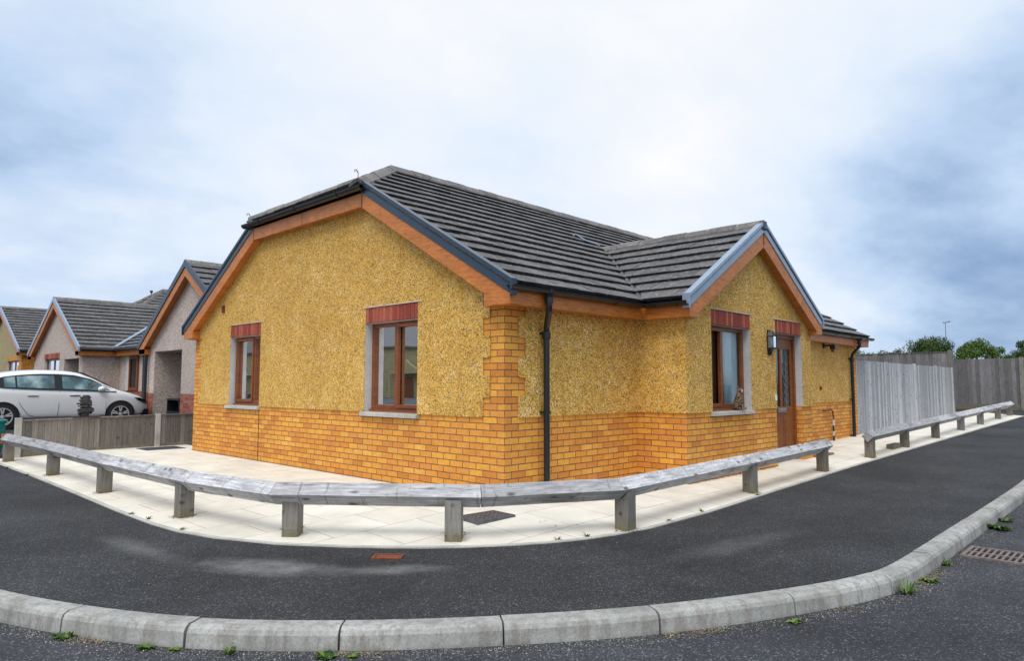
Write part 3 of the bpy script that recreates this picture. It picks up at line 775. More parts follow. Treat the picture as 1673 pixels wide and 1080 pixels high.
for z in (1.32, 1.58): mb.lathe([(.0, -.004), (.022, -.004), (.022, .004), (0, .004)], (5.665, y + .01, z), (0, 1, 0), 10)
mb.builds('red_glass_drop', M['redp'], dr)
mb = MB(); mb.box(5.70, 6.02, y - .018, y, .885, .955); mb.box(5.73, 5.99, y - .024, y - .018, .9, .94); mb.build('letter_box', M['chrome'], dr, bevel=.003)
mb = MB(); mb.box(5.425, 5.455, y - .02, y, .95, 1.17); mb.tube([(5.44, y - .02, 1.05), (5.44, y - .055, 1.05), (5.55, y - .055, 1.05)], .009, 8); mb.build('handle', M['chrome'], dr)
mb = MB(); mb.box(5.27, 5.315, -WP - .035, -WP - .014, 1.09, 1.18); mb.build('doorbell', M['white'], H, bevel=.003)
# inner linings so that the rooms read as dim rooms
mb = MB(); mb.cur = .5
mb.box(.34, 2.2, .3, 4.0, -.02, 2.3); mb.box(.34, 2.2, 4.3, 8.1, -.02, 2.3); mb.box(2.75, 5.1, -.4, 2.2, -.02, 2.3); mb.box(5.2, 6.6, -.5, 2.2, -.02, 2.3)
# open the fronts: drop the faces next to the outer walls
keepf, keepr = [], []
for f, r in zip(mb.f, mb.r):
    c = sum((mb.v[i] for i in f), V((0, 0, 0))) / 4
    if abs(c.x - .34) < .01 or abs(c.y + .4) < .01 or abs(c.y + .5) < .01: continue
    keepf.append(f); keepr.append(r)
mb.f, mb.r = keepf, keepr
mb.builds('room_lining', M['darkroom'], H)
# --- roof
XB, XE = -.17, L + .23
mb = MB(); dk = MB(); dk.cur = .5
K = 2.6; EY = -.25; z0 = zr(EY); HX = 1.50; s1 = YC - EY
roof_face(mb, dk, (0, EY, z0), (1, 0, 0), (0, 1, 0), SL, [[(XB, 0), (2.40, 0), (4.69, 4.69 - 2.40 ), (4.69, s1), (HX, s1), (XB, K - EY)], [(2 * 4.69 - 2.40, 0), (XE, 0), (XE, s1), (4.69, s1), (4.69, 4.69 - 2.40)]])
roof_face(mb, dk, (0, 2 * YC - EY, z0), (1, 0, 0), (0, -1, 0), SL, [[(XB, 0), (XE, 0), (XE, s1), (HX, s1), (XB, K - EY)]])
kz = zr(K); hs = (zr(YC) - kz) / (HX - XB)
roof_face(mb, dk, (XB - .07, 0, kz - .07 * hs), (0, 1, 0), (1, 0, 0), hs, [[(K - .07, 0), (2 * YC - K + .07, 0), (YC, HX - XB + .07)]], gauge=.3)
WB = -WP - .17; ws = 4.69 - 2.40
roof_face(mb, dk, (2.40, 0, 2.445), (0, 1, 0), (1, 0, 0), SL, [[(WB, 0), (EY + .02, 0), (EY + ws, ws), (WB, ws)]])
roof_face(mb, dk, (2 * 4.69 - 2.40, 0, 2.445), (0, 1, 0), (-1, 0, 0), SL, [[(WB, 0), (EY + .02, 0), (EY + ws, ws), (WB, ws)]])
roof = mb.build('roof', M['tile'], H)
dk.build('roof_deck', M['black'], roof)
mb = MB()
ridge_tiles(mb, (HX, YC, zr(YC) + .015), (XE, YC, zr(YC) + .015))
ridge_tiles(mb, (4.69, WB, zw(4.69) + .012), (4.69, EY + ws + .1, zw(4.69) + .012), .12, .06)
for s in (K, 2 * YC - K):
    ridge_tiles(mb, (XB - .05, s, kz - .0), (HX, YC, zr(YC) + .0), .13, .075, .33, .3)
mb.builds('ridge_tiles', M['ridge'], roof)
mb = MB()   # valley gutters
for sx in (1, -1):
    x0 = 4.69 - sx * (ws + .02); mb.beam((x0, EY, 2.44), (4.69, EY + ws, zw(4.69)), [(-.045, .022), (0, -.005), (.045, .022), (0, .03)])
mb.builds('valley_lining', M['black'], roof)
# finials: small wrought hooks at the hip ends, a lead clip near the valley
for (px, py, pz) in ((XB + .02, K + .1, kz + .10), (XB - .02, 2 * YC - K + .06, kz + .02)):
    mb = MB(); mb.tube([(px, py, pz - .06), (px, py, pz + .08), (px - .03, py, pz + .12), (px - .06, py, pz + .11), (px - .055, py, pz + .08)], .009, 8); mb.build('hip_iron', M['steel'], roof)
mb = MB(); c = (4.4, 2.25, zr(2.25) + .06)
mb.tube([(c[0] - .25, c[1] + .1, zr(c[1] + .1) + .07), (c[0] - .1, c[1] + .16, zr(c[1] + .16) + .09), (c[0], c[1], c[2]), (c[0] + .12, c[1] - .1, zr(c[1] - .1) + .07), (c[0] + .25, c[1] - .12, zr(c[1] - .12) + .06)], .012, 8); mb.build('lead_flashing', M['trimsheen'], roof)
# --- timber: bargeboards, fascias, soffits
def slab(mb, pts, vec): mb.prism(pts, vec)
TR, BH = .12, .21
def barge_g(mbt, mbv, x, dx):
    # right slope, left slope, horizontal piece of the half hip (x plane, thickness dx)
    for sgn in (1, -1):
        Y = lambda y: y if sgn == 1 else 2 * YC - y
        mbt.prism([(x, Y(a), zz) for a, zz in ((-.225, zr(-.225) - TR), (K, zr(K) - TR), (K, zr(K) - TR - BH), (-.04, 2.205 + .05), (-.225, 2.205 + .05))] if 0 else
                  [(x, Y(a), zz) for a, zz in ((-.225, 2.25), (-.225, zr(-.225) - TR), (K - .002, zr(K) - TR), (K - .002, zr(K) - TR - BH), (.178, zr(.178) - TR - BH), (.178, 2.25))], (dx, 0, 0), .3)
        mbv.prism([(x - .012, Y(a), zz) for a, zz in ((-.27, zr(-.27) - TR), (-.27, zr(-.27) + .02), (K + .02, zr(K + .02) + .02), (K + .02, zr(K + .02) - TR))], (dx + .03, 0, 0))
        mbv.prism([(x - .03, Y(a), zz) for a, zz in ((-.27, zr(-.27) + .005), (-.27, zr(-.27) + .058), (K - .05, zr(K - .05) + .058), (K - .05, zr(K - .05) + .005))], (dx + .075, 0, 0))
        mbv.box(x - .034, x + .05, min(Y(-.285), Y(-.255)), max(Y(-.285), Y(-.255)), zr(-.27) - TR - .005, zr(-.27) + .057)
        mbt.box(x - .004, .0, min(Y(-.229), Y(.18)), max(Y(-.229), Y(.18)), 2.205, 2.361, .6)
tb = MB(); vg = MB()
barge_g(tb, vg, -.15, .025)
tb.prism([(-.152, K, zr(K) - TR), (-.152, 2 * YC - K, zr(K) - TR), (-.152, 2 * YC - K, zr(K) - TR - .195), (-.152, K, zr(K) - TR - .195)], (.025, 0, 0), .5)
# joints in the boards
tb.build('bargeboard', M['oak'], H, bevel=.003)
jb = MB()
for yy in (K - .001, YC, 2 * YC - K + .001): jb.box(-.1545, -.150, yy - .004, yy + .004, zr(K) - TR - .2, zr(K) - TR)
jb.box(-.156, -.15, .176, .182, 2.205, 2.36)
jb.builds('board_joint', M['pit'], H)
vg.builds('verge_trim', M['trim'], H, bevel=.003)
sf = MB(); sf.cur = .2    # soffits
for sgn in (1, -1):
    Y = lambda y: y if sgn == 1 else 2 * YC - y
    sf.poly([(-.125, Y(.0), zr(0) - TR - BH + .03), (.0, Y(0), zr(0) - TR - BH + .03), (.0, Y(K), zr(K) - TR - BH + .03), (-.125, Y(K), zr(K) - TR - BH + .03)])
sf.poly([(-.125, K, zr(K) - .29), (0, K, zr(K) - .29), (0, 2 * YC - K, zr(K) - .29), (-.125, 2 * YC - K, zr(K) - .29)])
# long fascias
fa = MB(); FY = -.225
def fascia(a, b, th): fa.beam((a[0], a[1], 2.205), (b[0], b[1], 2.205), [(-th / 2, 0), (th / 2, 0), (th / 2, .165), (-th / 2, .165)], r=.5)
WX0, WX1 = XI - .175, XJ + .175
fascia((-.12, FY + .012), (WX0 + .02, FY + .012), .024); fascia((WX0 + .012, FY), (WX0 + .012, -WP - .14), .024)
fascia((WX1 - .012, FY), (WX1 - .012, -WP - .14), .024); fascia((WX1 - .02, FY + .012), (L + .18, FY + .012), .024)
fascia((0, 2 * YC - FY), (L + .2, 2 * YC - FY), .024)
fa.builds('fascia', M['oak'], H)
sf.box(-.13, WX0 + .1, FY + .02, .0, 2.215, 2.225); sf.box(WX0 + .02, XI, -WP - .12, FY, 2.2151, 2.2251); sf.box(XJ, WX1 - .02, -WP - .12, FY, 2.2151, 2.2251); sf.box(WX1 - .1, L + .18, FY + .02, .0, 2.215, 2.225)
sf.builds('soffit', M['oak'], H)
# wing bargeboards
tb = MB(); vg = MB(); yb = -WP - .155
for sgn in (1, -1):
    X = lambda x: x if sgn == 1 else 2 * 4.69 - x
    tb.prism([(X(a), yb, zz) for a, zz in ((2.42, 2.25), (2.42, zw(2.42) - TR), (4.688, zw(4.688) - TR), (4.688, zw(4.688) - TR - BH - .02), (2.66, zw(2.66) - TR - BH), (2.66, 2.25))], (0, .025, 0), .4)
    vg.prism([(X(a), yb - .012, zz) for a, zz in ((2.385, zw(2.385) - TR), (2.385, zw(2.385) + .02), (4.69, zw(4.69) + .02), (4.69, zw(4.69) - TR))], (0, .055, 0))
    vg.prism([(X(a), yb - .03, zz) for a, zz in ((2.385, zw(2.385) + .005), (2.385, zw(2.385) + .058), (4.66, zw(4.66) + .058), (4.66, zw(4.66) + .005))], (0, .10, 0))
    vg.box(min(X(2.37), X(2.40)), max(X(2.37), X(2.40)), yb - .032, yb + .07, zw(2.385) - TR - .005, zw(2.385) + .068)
    tb.box(min(X(2.416), X(2.66)), max(X(2.416), X(2.66)), yb - .004, -WP, 2.206, 2.372, .6)
bw = tb.build('bargeboard', M['oak'], H, bevel=.003); bw['label'] = 'orange bargeboard over the door wing'
vt = vg.build('verge_trim', M['trimsheen'], H, bevel=.003); vt['label'] = 'verge trim with painted sky sheen over the door wing'
mb = MB(); mb.box(4.625, 4.755, yb - .04, yb + .05, zw(4.69) - .09, zw(4.69) + .055); mb.build('ridge_end_cap', M['trim'], H, bevel=.02)
jb = MB(); jb.box(4.687, 4.693, yb - .006, yb, zw(4.69) - TR - BH, zw(4.69) - TR); jb.builds('board_joint', M['pit'], H)
mb = MB()
for sgn in (1, -1):
    X = lambda x: x if sgn == 1 else 2 * 4.69 - x
    mb.poly([(X(2.6), yb + .02, zw(2.6) - TR - BH + .03), (X(4.69), yb + .02, zw(4.69) - TR - BH + .03), (X(4.69), -WP, zw(4.69) - TR - BH + .03), (X(2.6), -WP, zw(2.6) - TR - BH + .03)])
mb.build('soffit', M['oak'], H)
# far gable barge
mb = MB()
for sgn in (1, -1):
    Y = lambda y: y if sgn == 1 else 2 * YC - y
    mb.prism([(L + .2, Y(a), zz) for a, zz in ((-.225, 2.3), (-.225, zr(-.225)), (YC, zr(YC)), (YC, zr(YC) - .3), (.1, zr(.1) - .3))], (.02, 0, 0))
mb.box(L, L + .21, -.22, .18, 2.206, 2.36); mb.build('bargeboard', M['oak'], H)
# gutters
def gutter(pts, r=.056):
    g = MB(); prof = [(r * math.cos(math.pi + t * math.pi / 7), r * math.sin(math.pi + t * math.pi / 7)) for t in range(8)] + [((r - .008) * math.cos(-t * math.pi / 7), (r - .008) * math.sin(-t * math.pi / 7)) for t in range(8)]
    for a, b in zip(pts, pts[1:]):
        g.beam(a, b, prof)
        d = V(b) - V(a); n = max(2, int(d.length / .95))
        for k in range(n):
            c = V(a) + d * ((k + .5) / n); e = d.normalized() * .02
            g.beam(c - e, c + e, [(r * 1.13 * math.cos(math.pi + t * math.pi / 7), r * 1.13 * math.sin(math.pi + t * math.pi / 7)) for t in range(8)])
    return g
gz = 2.405
g = gutter([(-.2, FY - .055, gz), (WX0 - .05, FY - .055, gz)]); 
g2 = gutter([(WX0 - .055, FY - .055, gz - .001), (WX0 - .055, -WP - .18, gz - .001)])
for q in (g2, gutter([(WX1 + .055, FY - .055, gz), (WX1 + .055, -WP - .18, gz)]), gutter([(WX1 + .05, FY - .055, gz - .002), (L + .3, FY - .055, gz - .002)]), gutter([(XB - .045, K - .1, kz - .045), (XB - .045, 2 * YC - K + .22, kz - .045)], .062)):
    o_ = len(g.v); g.v += q.v; g.f += [[i + o_ for i in f] for f in q.f]; g.r += q.r
g.builds('gutter', M['black'], H)
def downpipe(x, ztop=2.37, name='downpipe', sh=.19):
    d = MB(); y1 = -.075; xo = x - sh
    d.tube([(xo, FY - .055, ztop), (xo, FY - .055, ztop - .14), (xo + sh * .1, FY - .04, ztop - .19), (x - sh * .1, y1 - .02, ztop - .36), (x, y1, ztop - .42), (x, y1, .0 + G(x))], .036, 14)
    d.lathe([(.043, 0), (.047, .01), (.047, .08), (.043, .09)], (x, y1, 1.86), n=14)
    d.lathe([(.045, 0), (.045, .07)], (xo, FY - .055, ztop - .12), n=14); d.lathe([(.036, 0), (.06, .06), (.06, .1)], (xo, FY - .055, ztop - .06), n=14)
    for z in (1.93, 1.02, .2): d.box(x - .06, x + .06, -.09, -.0, z - .012, z + .012)
    d.build(name, M['black'], H, smooth=False)
downpipe(.62); downpipe(11.1, sh=.1)
# small fittings on the walls
mb = MB(); mb.box(-.04, 0, 7.13, 7.21, 2.64, 2.77)
for k in range(4): mb.box(-.05, -.04, 7.135, 7.205, 2.652 + k * .03, 2.668 + k * .03)
mb.build('wall_vent', M['rust'], H)
mb = MB(); mb.box(10.0, 10.1, -.04, 0, 2.04, 2.19); [mb.box(10.005, 10.095, -.05, -.04, 2.055 + k * .03, 2.07 + k * .03) for k in range(4)]; mb.build('wall_vent', M['rust'], H)
mb = MB(); mb.box(9.5, 9.6, -.05, 0, 2.1, 2.2); mb.tube([(9.55, -.05, 2.15), (9.55, -.14, 2.16), (9.55, -.2, 2.1)], .02, 8); mb.box(9.49, 9.61, -.27, -.16, 2.07, 2.17); mb.build('security_light', M['black'], H, bevel=.01)
mb = MB(); mb.lathe([(.0, 0), (.04, 0), (.045, .01), (.03, .03), (.0, .03)], (9.3, -.015, 1.27), (0, -1, 0), 12); mb.build('flue_cap', M['rust'], H)
mb = MB(); mb.tube([(9.42, .0, .80), (9.42, -.05, .80), (9.78, -.05, .81), (9.86, -.05, .78), (9.88, -.05, .70), (9.92, -.05, .6)], .017, 8); mb.build('waste_pipe', M['rust'], H)
mb = MB(); mb.tube([(9.92, -.05, .6), (9.9, -.05, .5), (9.88, -.05, .45)], .02, 8); mb.tube([(9.88, -.05, .36), (9.88, -.05, .25)], .022, 8); mb.builds('pipe_sleeve', M['reveal'], H)
mb = MB(); mb.tube([(9.88, -.05, .48), (9.88, -.05, .3), (9.87, -.055, .2), (9.93, -.06, .04)], .019, 8); mb.build('waste_pipe', M['black'], H)
# wall lantern
lamp = thing('wall_lantern', (5.1, -WP - .014, 1.82), 'black half lantern fixed to the pebbledash between window and door', 'lamp')
mb = MB(); c = V((5.1, -WP - .12, 0)); y0 = -WP - .014
def ring(z, r): return [(c.x + r * math.cos(math.pi + t * math.pi / 4), y0 - .02 + (r * 1.2) * math.sin(math.pi + t * math.pi / 4), z) for t in range(5)]
for (za, ra, zb_, rb) in ((1.80, .015, 1.86, .03), (1.86, .03, 1.90, .085), (1.90, .09, 1.915, .09), (2.085, .09, 2.10, .095), (2.10, .095, 2.17, .045), (2.17, .045, 2.19, .01)):
    A, B = ring(za, ra), ring(zb_, rb)
    for i in range(4): mb.poly([A[i], A[i + 1], B[i + 1], B[i]])
    mb.poly(A); mb.poly(B)
mb.box(5.04, 5.16, y0 - .02, y0, 1.80, 2.19)
A = ring(1.91, .088)
for p in A: mb.tube([p, (p[0], p[1], 2.09)], .007, 6)
mb.build('lantern_body', M['black'], lamp)
mb = MB(); A, B = ring(1.915, .084), ring(2.085, .084)
for i in range(4): mb.poly([A[i], A[i + 1], B[i + 1], B[i]])
mb.build('lantern_glass', M['glass'], lamp)
mb = MB(); mb.lathe([(.012, 0), (.03, .03), (.034, .08), (.02, .12), (0, .13)], (5.1, y0 - .06, 1.93), n=12); mb.build('bulb', M['white'], lamp, smooth=True)

# ------------------------------------------------------------------ knee rails
HD = .098
DIRT = MB()
def knee_rail(joints, posts, label, orange=False):
    T = thing('knee_rail_fence', (joints[0][0], joints[0][1], G(*joints[0])), label, 'fence', 'low timber knee rails round the paving')
    for px, py, ang in posts:
        mb = MB(); g = G(px, py); ca, sa = math.cos(ang), math.sin(ang); h = .071
        pr = []
        for zz in (-.1, .40):
            for (a, b) in ((-h, -h), (h, -h), (h, h), (-h, h)): pr.append((px + a * ca - b * sa, py + a * sa + b * ca, g + zz))
        # a V-notched top that the rail lies in
        u = V((-sa, ca, 0)); d = V((ca, sa, 0)); P0 = V((px, py, g))
        prof = [(-h, -.1), (h, -.1), (h, .355), (0, .288), (-h, .355)]
        mb.prism([P0 - d * h + u * a + V((0, 0, z)) for a, z in prof], d * 2 * h)
        mb.build('post', M['post'], T, bevel=.004)
        fz = g + (.07 * min(1, max(0, 2.2 * ((px + 2.9) / 3.3 if py > .5 else (py + 1.5) / 1.9))) if px < 22 else 0)
        for _ in range(110):
            a_ = random.uniform(0, 6.3); r_ = .09 + abs(random.gauss(0, .022)); q = V((px + r_ * math.cos(a_), py + r_ * math.sin(a_), fz + .004 + random.uniform(0, .004))); e_ = random.uniform(.004, .012); t_ = random.uniform(0, 3)
            DIRT.poly([q + V((e_ * math.cos(t_ + k * 2.1), e_ * math.sin(t_ + k * 2.1), 0)) for k in range(3)])
    for i in range(len(joints) - 1):
        a, b = V((*joints[i], G(*joints[i]) + .382)), V((*joints[i + 1], G(*joints[i + 1]) + .382))
        d0 = (b - a).normalized(); 
        def mitre(k):
            if 0 < k < len(joints) - 1:
                p = V((*joints[k - 1], 0)); q = V((*joints[k], 0)); r_ = V((*joints[k + 1], 0)); m_ = ((q - p).normalized() + (r_ - q).normalized()).normalized()
                return m_
            return V((d0.x, d0.y, 0)).normalized()
        # local X runs along the rail so the grain follows it
        Lr = (b - a).length; ang = math.atan2(d0.y, d0.x); me_v = []; n = 22
        sdv = V((-math.sin(ang), math.cos(ang), 0))
        loops = []
        seed = random.uniform(0, 99)
        c2 = .008
        prof = [(-HD, 0), (-HD + c2, -c2), (-c2, -HD + c2), (0, -HD), (c2, -HD + c2), (HD - c2, -c2), (HD, 0), (HD - c2, c2), (c2, HD - c2), (0, HD - .002), (-c2, HD - c2), (-HD + c2, c2)]
        mb = MB(); mb.cur = random.random()
        vs = []
        for k in range(n + 1):
            t = k / n; ctr = a + (b - a) * t
            for (s_, u_) in prof:
                w = 1 + .03 * noise.noise(V((t * Lr * 3 + seed, s_ * 9, u_ * 9)))
                p = ctr + sdv * s_ * w + V((0, 0, u_ * w))
                if k in (0, n):
                    m_ = mitre(i if k == 0 else i + 1); pl = V((joints[i if k == 0 else i + 1][0], joints[i if k == 0 else i + 1][1], 0))
                    dist = (V((p.x, p.y, 0)) - pl).dot(m_); dd = V((d0.x, d0.y, 0)); p = p - d0 * (dist / dd.dot(m_)) + d0 * (.003 if k == 0 else -.003)
                vs.append(p)
        m = len(prof); mb.v = vs
        for k in range(n):
            for j in range(m): mb.f.append([k * m + j, k * m + (j + 1) % m, (k + 1) * m + (j + 1) % m, (k + 1) * m + j]); mb.r.append(mb.cur)
        mb.f.append(list(range(m))[::-1]); mb.f.append([n * m + j for j in range(m)]); mb.r += [mb.cur] * 2
        # into local frame
        rot = Matrix.Rotation(-ang, 3, 'Z'); mb.v = [rot @ (p - a) for p in mb.v]
        mdl = M['rail']
        o = mb.build('rail', mdl, None); o.location = a - ORG[T.name]; o.rotation_euler = (0, 0, ang); o.parent = T
        del ORG[o.name]
    return T
J1 = [(-2.78, 9.35), (-2.7, 6.85), (-2.7, 4.22), (-2.62, 1.72), (-2.42, .44), (-1.27, -.96), (-.11, -1.57), (3.0, -1.44), (5.9, -1.32)]
P1 = [(-2.76, 9.25, R(90)), (-2.70, 6.6, R(90)), (-2.69, 4.25, R(90)), (-2.63, 1.92, R(92)), (-2.30, .36, R(130)), (-1.43, -.80, R(130)), (-.02, -1.59, R(2)), (2.88, -1.45, R(3)), (5.62, -1.34, R(3))]
T1 = knee_rail(J1, P1, 'weathered grey knee rail curving round the corner of the paving')
x = 7.72; J2 = [(7.72, -1.36)] + [(7.72 + 2.42 * k, -1.36) for k in range(1, 6)] + [(22.25, -1.38)]
knee_rail(J2, [(q, -1.36, 0) for q in (7.84, 10.0, 12.45, 15.0, 17.4, 20.0, 22.05)], 'straight weathered knee rail running beside the tall pale fence')
mb = MB(); mb.hexa([(-2.85, 9.36, .30), (-2.70, 9.36, .30), (-2.70, 9.43, .30), (-2.85, 9.43, .30), (-2.85, 9.36, .47), (-2.70, 9.36, .47), (-2.70, 9.43, .47), (-2.85, 9.43, .47)]); mb.build('rail_end', M['orange'], T1, bevel=.01)

for k in range(2600):   # soil and moss crumbs in the angle between slabs and walls
    t_ = random.random(); o_ = abs(random.gauss(0, .018)) + .004; e_ = random.uniform(.003, .010)
    if random.random() < .62: q = V((-o_, random.uniform(0, 8.4), .0765))
    else: q = V((random.uniform(0, 2.58), -o_, .0765)) if random.random() < .45 else V((random.uniform(2.58, 5.3), -.76 - o_, .066))
    DIRT.poly([q + V((e_ * math.cos(t_ * 6 + k2 * 2.1), e_ * math.sin(t_ * 6 + k2 * 2.1), 0)) for k2 in range(3)])
DIRT.build('dirt_crumbs', M['soil'], kind='stuff', label='soil and moss crumbs gathered at the post feet and wall base')
# ------------------------------------------------------------------ board fences
def board_fence(p0, p1, h, label, m, posts, bw=.1, gz=None, panelgap=None, postm=None, postmat='post', grav=.15, side=1, pw=.05, overtop=.03, group=None, cap=True, lift=0):
    a, b = V((*p0, 0)), V((*p1, 0)); d = (b - a).normalized(); u = V((-d.y, d.x, 0)) * side; Lf = (b - a).length
    gf = gz or (lambda p: G(p.x, p.y))
    T = thing('board_fence', (a.x, a.y, gf(a)), label, 'fence', group)
    mb = MB(); s = 0
    while s < Lf - .01:
        w = bw * random.uniform(.9, 1.08); e = min(s + w, Lf); q = a + d * s; r_ = a + d * (e - .004); o = u * random.uniform(-.004, .005)
        zt0 = h(s); zt1 = h(e); dz = random.uniform(-.006, .006)
        gl = min(gf(q), gf(r_))
        mb.hexa([q + o + V((0, 0, gl + grav)), r_ + o + V((0, 0, gl + grav)), r_ + o + u * .016 + V((0, 0, gl + grav)), q + o + u * .016 + V((0, 0, gl + grav)),
                 q + o + V((0, 0, zt0 + dz)), r_ + o + V((0, 0, zt1 + dz)), r_ + o + u * .016 + V((0, 0, zt1 + dz)), q + o + u * .016 + V((0, 0, zt0 + dz))]); s = e
    mb.build('boards', m, T)
    if grav:
        mb = MB(); n = max(1, int(Lf / 2))
        for k in range(n):
            q, r_ = a + d * Lf * k / n, a + d * Lf * (k + 1) / n
            mb.hexa([q + V((0, 0, gf(q) - .05)) - u * .01, r_ + V((0, 0, gf(r_) - .05)) - u * .01, r_ + V((0, 0, gf(r_) - .05)) + u * .022, q + V((0, 0, gf(q) - .05)) + u * .022,
                     q + V((0, 0, gf(q) + grav)) - u * .01, r_ + V((0, 0, gf(r_) + grav)) - u * .01, r_ + V((0, 0, gf(r_) + grav)) + u * .022, q + V((0, 0, gf(q) + grav)) + u * .022])
        mb.build('gravel_board', M['post'], T)
    if cap:
        mb = MB(); n = max(1, int(Lf / 1.8))
        for k in range(n):
            s0, s1_ = Lf * k / n, Lf * (k + 1) / n; q, r_ = a + d * s0, a + d * s1_
            mb.hexa([q + V((0, 0, h(s0) + .004)) - u * .02, r_ + V((0, 0, h(s1_) + .004)) - u * .02, r_ + V((0, 0, h(s1_) + .004)) + u * .04, q + V((0, 0, h(s0) + .004)) + u * .04,
                     q + V((0, 0, h(s0) + .026)) - u * .02, r_ + V((0, 0, h(s1_) + .026)) - u * .02, r_ + V((0, 0, h(s1_) + .026)) + u * .04, q + V((0, 0, h(s0) + .026)) + u * .04])
        mb.build('capping_rail', m, T)
    for s, extra in posts:
        q = a + d * s; mb = MB(); g = gf(q)
        mb.prism([q - d * pw - u * (pw - .05 * 0 + .0), q + d * pw - u * pw, q + d * pw + u * (pw + .02), q - d * pw + u * (pw + .02)], V((0, 0, h(s) + extra)) ) if 0 else mb.hexa([q + d * i * pw + u * j + V((0, 0, g - .05)) for i, j in ((-1, -pw), (1, -pw), (1, pw), (-1, pw))] + [q + d * i * pw + u * j + V((0, 0, h(s) + extra)) for i, j in ((-1, -pw), (1, -pw), (1, pw), (-1, pw))])
        mb.build('post', postm or M[postmat], T, bevel=.006)
    return T
# low fence behind the paving (left)
board_fence((-2.55, 9.74), (3.0, 9.74), lambda s: .665 + .012 * s, 'low brown board fence between the paving and the white car', M['board'], [(.0, .06), (2.36, .03), (4.6, .03)], side=-1, grav=.13, postm=M['concrete'])
# near silvered fence
board_fence((11.62, .03), (21.25, .03), lambda s: 1.905, 'tall pale silvered board fence running from the bungalow wall', M['boardlight'], [(2.4, .02), (5.0, .03), (7.4, .02), (9.5, .0)], side=-1, grav=0, postmat='boardlight', cap=False, pw=.04, bw=.11)
board_fence((21.45, .1), (21.45, 9.5), lambda s: 2.43 - .003 * s, 'dark tall board fence end-on behind the pale fence', M['boarddark'], [(0, .06), (2.3, .03), (4.6, .03)], side=1, grav=.0, cap=True, pw=.07, bw=.13)
board_fence((26.2, 7.0), (26.2, -9.0), lambda s: 2.335, 'long dark board fence at the end of the street beyond the rail', M['boarddark'], [(4.1, .0), (5.85, .05), (8.2, .03), (10.6, .03), (13, .03)], side=-1, grav=.2, cap=False, pw=.07, bw=.125)
# orange stub post and pale green roof glimpsed over the fence
t = thing('garden_shed', (20.0, 3.5, G(20)), 'garden shed with pale green roof peeping over the pale fence', 'shed')
g_ = G(20); mb = MB(); mb.box(18.8, 20.8, 3.4, 5.4, g_, 2.2); mb.build('wall', M['boarddark'], t)
mb = MB(); mb.prism([(18.6, 3.2, 2.2), (21.0, 3.2, 2.2), (21.0, 3.2, 2.3), (18.6, 3.2, 2.3)], (0, 2.4, .12)); mb.build('roof', M['green'], t)

